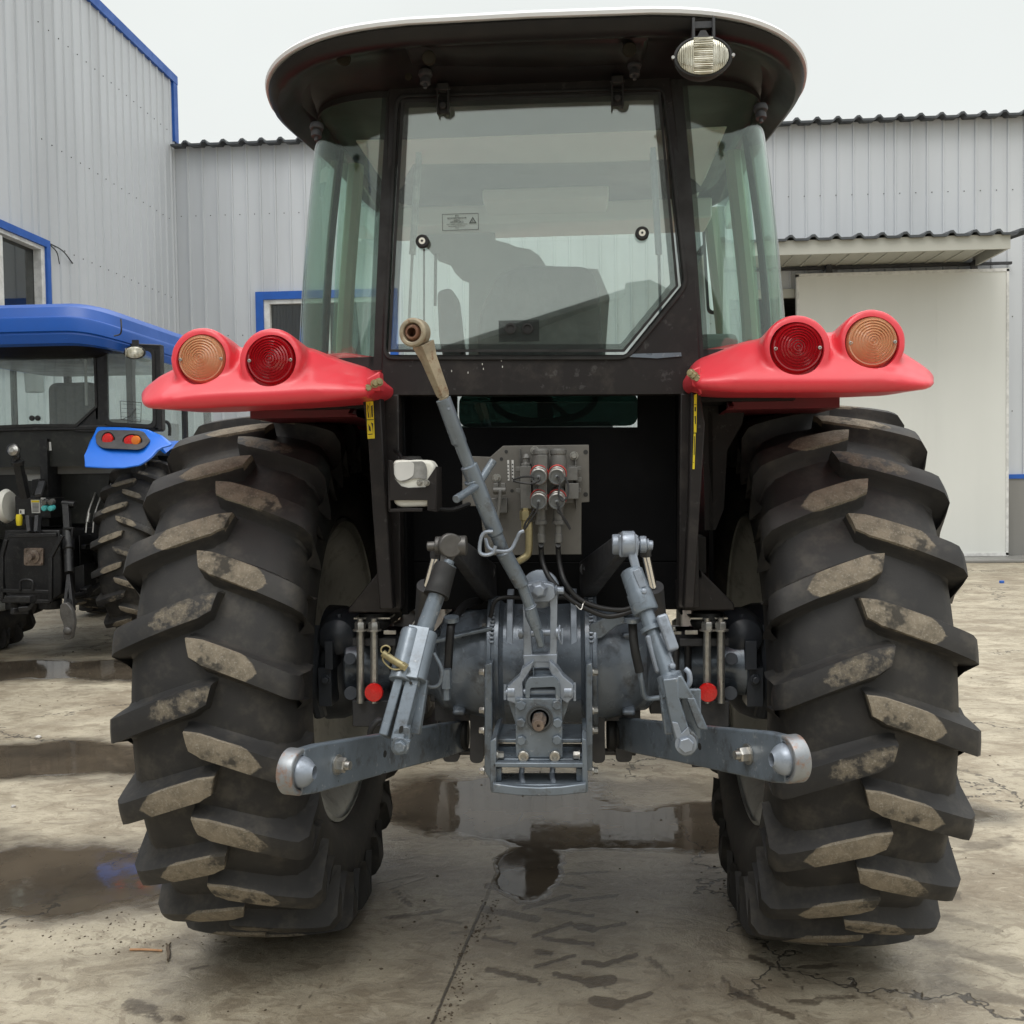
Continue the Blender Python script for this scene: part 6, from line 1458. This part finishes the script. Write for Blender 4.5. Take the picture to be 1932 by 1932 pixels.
both(fn)
# rear body
bm = BM(); zt = at(60, 811, Yb).z; xr = at(187, 815, Yb).x
q = [V((BX, Yb + .03, zt)), V((xr, Yb + .03, zt)), V((xr, Yb + .03, at(100, 880, Yb).z)), V((at(170, 990, Yb).x, Yb + .12, at(100, 990, Yb).z)), V((BX, Yb + .12, at(100, 990, Yb).z))]
prism(bm, q[:3] + [V((BX, Yb + .03, q[2].z))], (0, .04, 0)); prism(bm, mir(q[:3] + [V((BX, Yb + .03, q[2].z))]), (0, .04, 0))
prism(bm, [V((BX, Yb + .2, q[2].z)), q[2] + V((0, .17, 0)), q[3] + V((0, .08, 0)), V((BX, Yb + .2, q[3].z))], (0, .04, 0)); prism(bm, mir([V((BX, Yb + .2, q[2].z)), q[2] + V((0, .17, 0)), q[3] + V((0, .08, 0)), V((BX, Yb + .2, q[3].z))]), (0, .04, 0))
bk = obj('back_panel', bm, dirty_plate, B)
bm = BM(); prism(bm, PX([(83, 834), (96, 834), (97, 850), (84, 850)], Yb + .025), (0, .003, 0)); prism(bm, PX([(49, 891), (96, 893), (98, 908), (53, 907)], Yb + .19), (0, .003, 0)); obj('plate', bm, white_s, bk)
bm = BM(); box2(bm, at(88, 828, Yb - .01), at(110, 990, Yb + .25)); obj('upright_bar', bm, tractor_black, B)
bm = BM(); box2(bm, (BX - .25, 8.3, .45), (BX + .25, 10.8, 1.2)); cyl(bm, (BX - .75, BY, .82), (BX + .75, BY, .82), .13); cyl(bm, (BX - .7, 10.8, .56), (BX + .7, 10.8, .56), .09); obj('axle_housing', bm, tractor_black, B, bev=.02)
bm = BM(); q = [(BX - .28, 10.05, 1.1), (BX + .28, 10.05, 1.1), (BX + .28, 10.05, 1.6), (BX + .18, 10.05, 1.72), (BX - .18, 10.05, 1.72), (BX - .28, 10.05, 1.6)]
loft(bm, [q, [V((p[0], 12.0, p[2] * .93)) for p in q]]); obj('bonnet', bm, blue_paint, B, bev=.03)
# pto box with guard frame
Yg = 7.72
bm = BM(); prism(bm, PX([(8, 1000), (112, 1000), (116, 1070), (116, 1120), (96, 1135), (12, 1135), (4, 1060)], Yg + .12), (0, .6, 0)); cyl(bm, at(25, 1135, 7.95), at(25, 1150, 7.95), .06); cyl(bm, at(95, 1130, 7.95), at(95, 1148, 7.95), .09)
obj('gearbox', bm, tractor_black, B, bev=.01)
bm = BM()
for a, b in (((15, 1011), (108, 1009)), ((12, 1018), (4, 1050)), ((4, 1050), (4, 1134)), ((4, 1134), (96, 1135)), ((96, 1135), (96, 1052)), ((96, 1052), (118, 1010)), ((4, 1114), (95, 1117))):
    beam(bm, at(*a, Yg), at(*b, Yg), .03, .03, V((0, 1, 0)))
tube(bm, [at(38, 1114, Yg - .02), at(40, 1096, Yg - .02), at(60, 1096, Yg - .02), at(62, 1114, Yg - .02)], .012, 8); obj('guard_frame', bm, tractor_black, B, bev=.004)
bm = BM(); prism(bm, rounded(PX([(45, 1034), (81, 1034), (81, 1067), (45, 1067)], Yg + .1), .02), (0, .02, 0)); lathe(bm, at(63, 1050, Yg + .1), (0, -1, 0), [(.055, 0), (.055, .012), (.04, .016), (.026, .016), (.026, .07), (0, .075)], 24)
for u, v in ((49, 1038), (77, 1038), (49, 1063), (77, 1063)): hexn(bm, at(u, v, Yg + .1), (0, -1, 0), .010, .01)
obj('pto_shaft', bm, rust_shaft, B)
bm = BM(); beam(bm, at(60, 1130, 7.6), at(44, 1150, 7.3), .07, .04); box(bm, at(38, 1130, 7.35), (.20, .10, .05)); beam(bm, at(48, 1133, 7.4), at(50, 1150, 7.4), .06, .05, V((0, 1, 0))); beam(bm, at(22, 1153, 7.3), at(52, 1153, 7.4), .05, .045, V((0, 0, 1))); obj('drawbar', bm, tractor_black, B, bev=.006)
# valve bank
bm = BM(); box2(bm, at(30, 940, Yb - .1), at(122, 975, Yb + .12)); box2(bm, at(28, 936, Yb - .06), at(78, 978, Yb - .02)); prism(bm, PX([(60, 905), (72, 903), (78, 912), (62, 935), (58, 925)], Yb - .1), (0, .08, 0)); prism(bm, PX([(55, 978), (72, 978), (64, 1010)], Yb - .05), (0, .1, 0)); obj('valve_bank', bm, tractor_black, B, bev=.004)
for u, v, m_ in ((88, 946, valve_p), (100, 946, valve_p), (88, 957, cyan_cap), (100, 957, cyan_cap)):
    bm = BM(); lathe(bm, at(u, v, Yb - .1), (0, -1, -.2), [(.024, 0), (.026, .02), (.02, .05), (0, .055)], 16); obj('coupler', bm, m_, B)
bm = BM(); prism(bm, PX([(58, 943), (75, 943), (76, 968), (60, 968)], Yb - .105), (0, .002, 0)); prism(bm, PX([(77, 939), (86, 939), (86, 958), (77, 958)], Yb - .104), (0, .002, 0)); prism(bm, PX([(36, 961), (46, 961), (46, 970), (36, 970)], Yb - .104), (0, .002, 0)); wsb = obj('sticker', bm, white_s, B)
bm = BM()
for q in ([(59, 944), (74, 944), (74, 948), (59, 948)],): prism(bm, PX(q, Yb - .107), (0, .001, 0))
obj('sticker_band', bm, yellow_s, wsb)
bm = BM()
for q in ([(78, 941), (79.5, 941), (79.5, 947), (78, 947)], [(83, 941), (84.5, 941), (84.5, 947), (83, 947)], [(78, 950), (79.5, 950), (79.5, 956), (78, 956)], [(83, 950), (84.5, 950), (84.5, 956), (83, 956)], [(38, 963), (40, 963), (40, 968), (38, 968)]) + tuple([(61, 950 + 2.4 * i), (73, 950 + 2.4 * i), (73, 951 + 2.4 * i), (61, 951 + 2.4 * i)] for i in range(7)): prism(bm, PX(q, Yb - .107), (0, .001, 0))
obj('sticker_print', bm, ink, wsb)
bm = BM(); lathe(bm, at(36, 975, Yb - .15), (0, 0, -1), [(.02, -.02), (.025, 0), (.025, .04), (.02, .07), (0, .07)], 14); obj('yellow_cap', bm, yellow_s, B)
bm = BM(); lathe(bm, at(8, 955, Yb - .05), (1, 0, 0), [(.0, 0), (.13, 0), (.14, .02), (.12, .05), (0, .05)], 24); obj('filter', bm, white_plastic, B)
# top link
bm = BM(); beam(bm, at(33, 870, 7.72), at(48, 940, 7.8), .055, .055); lathe(bm, at(27, 850, 7.68), (0, -1, .2), [(.0, -.01), (.05, 0), (.05, .03), (.02, .05), (0, .05)], 20); tube(bm, PX([(28, 856), (31, 862), (28, 868), (33, 876)], 7.7), .03, 10); lathe(bm, at(32, 866, 7.7), (0, .3, -1), [(.02, 0), (.05, .02), (.045, .05)], 12); tl_ = obj('top_link', bm, tractor_black, B, bev=.004)
bm = BM(); lathe(bm, at(28, 851, 7.66), (0, -1, .2), [(.0, -.01), (.04, 0), (.042, .03), (.02, .05), (0, .05)], 20); obj('link_ball', bm, steel, tl_)
bm = BM(); beam(bm, at(80, 910, 7.9), at(72, 935, 7.7), .05, .03); obj('link_bracket', bm, dark_cast, B, bev=.004)
for u0, u1 in ((54, 57), (72, 70)):
    bm = BM(); beam(bm, at(u0, 974, 7.85), at(u1, 1005, 7.8), .03, .06); obj('link_lug', bm, dark_cast, B, bev=.004)
# lift rod and lower link right / left
def lf(m):
    bm = BM(); P = lambda u, v, Y: m([at(u, v, Y)])[0]
    beam(bm, P(125, 950, 7.95), P(128, 1000, 7.85), .05, .05); cyl(bm, P(118, 950, 7.95), P(142, 952, 7.95), .03); lathe(bm, P(128, 1000, 7.85), P(131, 1090, 7.7) - P(128, 1000, 7.85), [(.045, 0), (.045, .16), (.035, .17), (.035, .36)], 20)
    ring_prism(bm, [P(118, 995, 7.8), P(138, 995, 7.8), P(136, 1025, 7.8), P(120, 1025, 7.8)], [P(122, 999, 7.8), P(134, 999, 7.8), P(132, 1020, 7.8), P(124, 1020, 7.8)], (0, .03, 0))
    beam(bm, P(131, 1085, 7.72), P(124, 1150, 7.6), .025, .05); beam(bm, P(131, 1085, 7.72), P(138, 1150, 7.6), .025, .05); o = obj('lift_rod', bm, tractor_black, B, bev=.003)
    bm = BM(); beam(bm, P(131, 1080, 8.2), P(132, 1165, 7.45), .04, .12); tube(bm, [P(190, 1100, 8.2), P(165, 1118, 7.9), P(135, 1125, 7.7)], .022, 8); beam(bm, P(168, 1112, 7.95), P(158, 1120, 7.85), .06, .08); o = obj('lower_link', bm, tractor_black, B, bev=.005)
    bm = BM(); prism(bm, rounded([P(u, v, 7.42) for u, v in ((113, 1140), (124, 1136), (136, 1150), (140, 1175), (134, 1208), (118, 1206), (120, 1180), (112, 1160))], .03), (0, .05, 0)); lathe(bm, P(128, 1190, 7.42), (0, -1, 0), [(.03, 0), (.03, .02), (.015, .03), (0, .03)], 16); obj('quick_hitch', bm, MATS['worn_cast'], o, bev=.006)
both(lf)
bm = BM()
for u in (168, 181):
    tube(bm, [at(u + 12, 930, 8.2), at(u - 2, 970, 8.05), at(u - 6, 1005, 8.0)], .008, 8); cyl(bm, at(u, 968, 8.04), at(u - 3, 985, 8.02), .016)
obj('control_cable', bm, steel, B)
bm = BM(); box2(bm, at(150, 1010, 8.1), at(172, 1075, 8.3)); box2(bm, at(152, 1028, 8.08), at(175, 1034, 8.2)); prism(bm, PX([(140, 1070), (158, 1065), (160, 1110), (142, 1120)], 7.9), (0, .2, 0)); obj('axle_bracket', bm, tractor_black, B, bev=.004)

# ================================================================ small things on the ground
def ontop(u, v): return ground(u, v)
a, b = ontop(245, 1794), ontop(306, 1796)
bm = BM(); tube(bm, [a + V((0, 0, .004)), a.lerp(b, .5) + V((0, .001, .005)), b + V((0, 0, .004))], .0035, 6); tag(obj('stick', bm, wood_m), 'thin orange wooden stick lying on the wet concrete', 'stick')
bm = BM(); pts = [(322, 1783), (317, 1792), (319, 1803), (317, 1815)]; tube(bm, [ontop(*p) + V((0, 0, .007)) for p in pts], .006, 6, rs=[.003, .006, .005, .004]); tube(bm, [ontop(*p) + V((.003, 0, .006)) for p in ((318, 1790), (312, 1784))], .003, 5); tag(obj('twig', bm, twig_m), 'short curved dark twig next to the orange stick', 'twig')
def pebble(u, v, r, m, lab, nm='pebble', grp=None):
    c = ontop(u, v); bm = BM(); bmesh.ops.create_icosphere(bm, subdivisions=2, radius=r)
    for q in bm.verts: q.co = V((q.co.x * random.uniform(.8, 1.4), q.co.y * random.uniform(.8, 1.2), q.co.z * random.uniform(.5, .8))) + c + V((0, 0, r * .45))
    tag(obj(nm, bm, m, angle=60), lab, nm, grp)
pebble(72, 1393, .016, pebble_m, 'small white stone on dry concrete left of the red tractor tyre')
pebble(25, 1523, .010, pebble_m, 'tiny pale stone in the brown puddle at the far left edge')
bm = BM(); c = ontop(1890, 1100); lathe(bm, c, (0, 0, 1), [(.03, 0), (.03, .025), (.026, .03), (0, .03)], 20); tag(obj('bottle_cap', bm, bluecap_m), 'small blue cap on the concrete far right near the door', 'cap')
# gravel crumbs along the joint and scattered leaves: countless
bm = BM()
def crumb(c, r):
    n = random.randint(4, 6); top_ = [c + V((r * random.uniform(.6, 1.2) * cos(2*pi*i/n), r * random.uniform(.6, 1.2) * sin(2*pi*i/n), r * random.uniform(.3, .8))) for i in range(n)]
    bt_ = [V((p.x, p.y, .0003)) + (p - c) * .2 for p in top_]
    for p in bt_: p.z = .0003
    loft(bm, [bt_, top_])
for i in range(260):
    y = random.uniform(2.3, 3.4); x = -.515 + .0845 * y + random.gauss(.02, .018) + .02 * sin(y * 14) * (y > 2.7); crumb(V((x, y, 0)), random.uniform(.001, .004))
for i in range(260):
    y = random.uniform(1.9, 9); x = random.uniform(-.9, .75) * y * .62; crumb(V((x, y, 0)), random.uniform(.0015, .005) * (1 + y * .08))
for i in range(120):
    x = random.gauss(-1.35, .3); y = random.gauss(3.1, .09); crumb(V((x, y, 0)), random.uniform(.0015, .004))
tag(obj('gravel_crumbs', bm, twig_m, angle=180), 'dark grit and crumbs scattered over the concrete', 'grit', None, 'stuff')
# kerb at the foot of the back building
bm = BM(); box2(bm, (XL + .1, YB - .9, 0), (24, YB - .04, .045)); tag(obj('kerb', bm, concrete_w, bev=.01), None, None, None, 'structure')
# shed across the yard, behind the photographer: it is what the rear window mirrors
s_ = thing('shed', 'dark low shed across the yard, seen only as a reflection in the rear window', 'shed', (3, -16, 0))
bm = BM(); prism(bm, [(-7, -14, 0), (14, -14, 0), (14, -14, 2.6), (2.6, -14, 4.45), (1.45, -14, 5.05), (1.0, -14, 5.0), (1.0, -14, 4.75), (-1.35, -14, 3.95), (-7, -14, 2.4)], (0, -8, 0)); obj('wall', bm, paint('dark_shed_wall', (.035, .045, .043), .6), s_)
bm = BM(); prism(bm, [(-7.2, -13.8, 2.40), (.98, -13.8, 4.76), (.98, -13.8, 4.86), (-7.2, -13.8, 2.5)], (0, -8.4, 0)); obj('roof', bm, roof_sheet, s_)
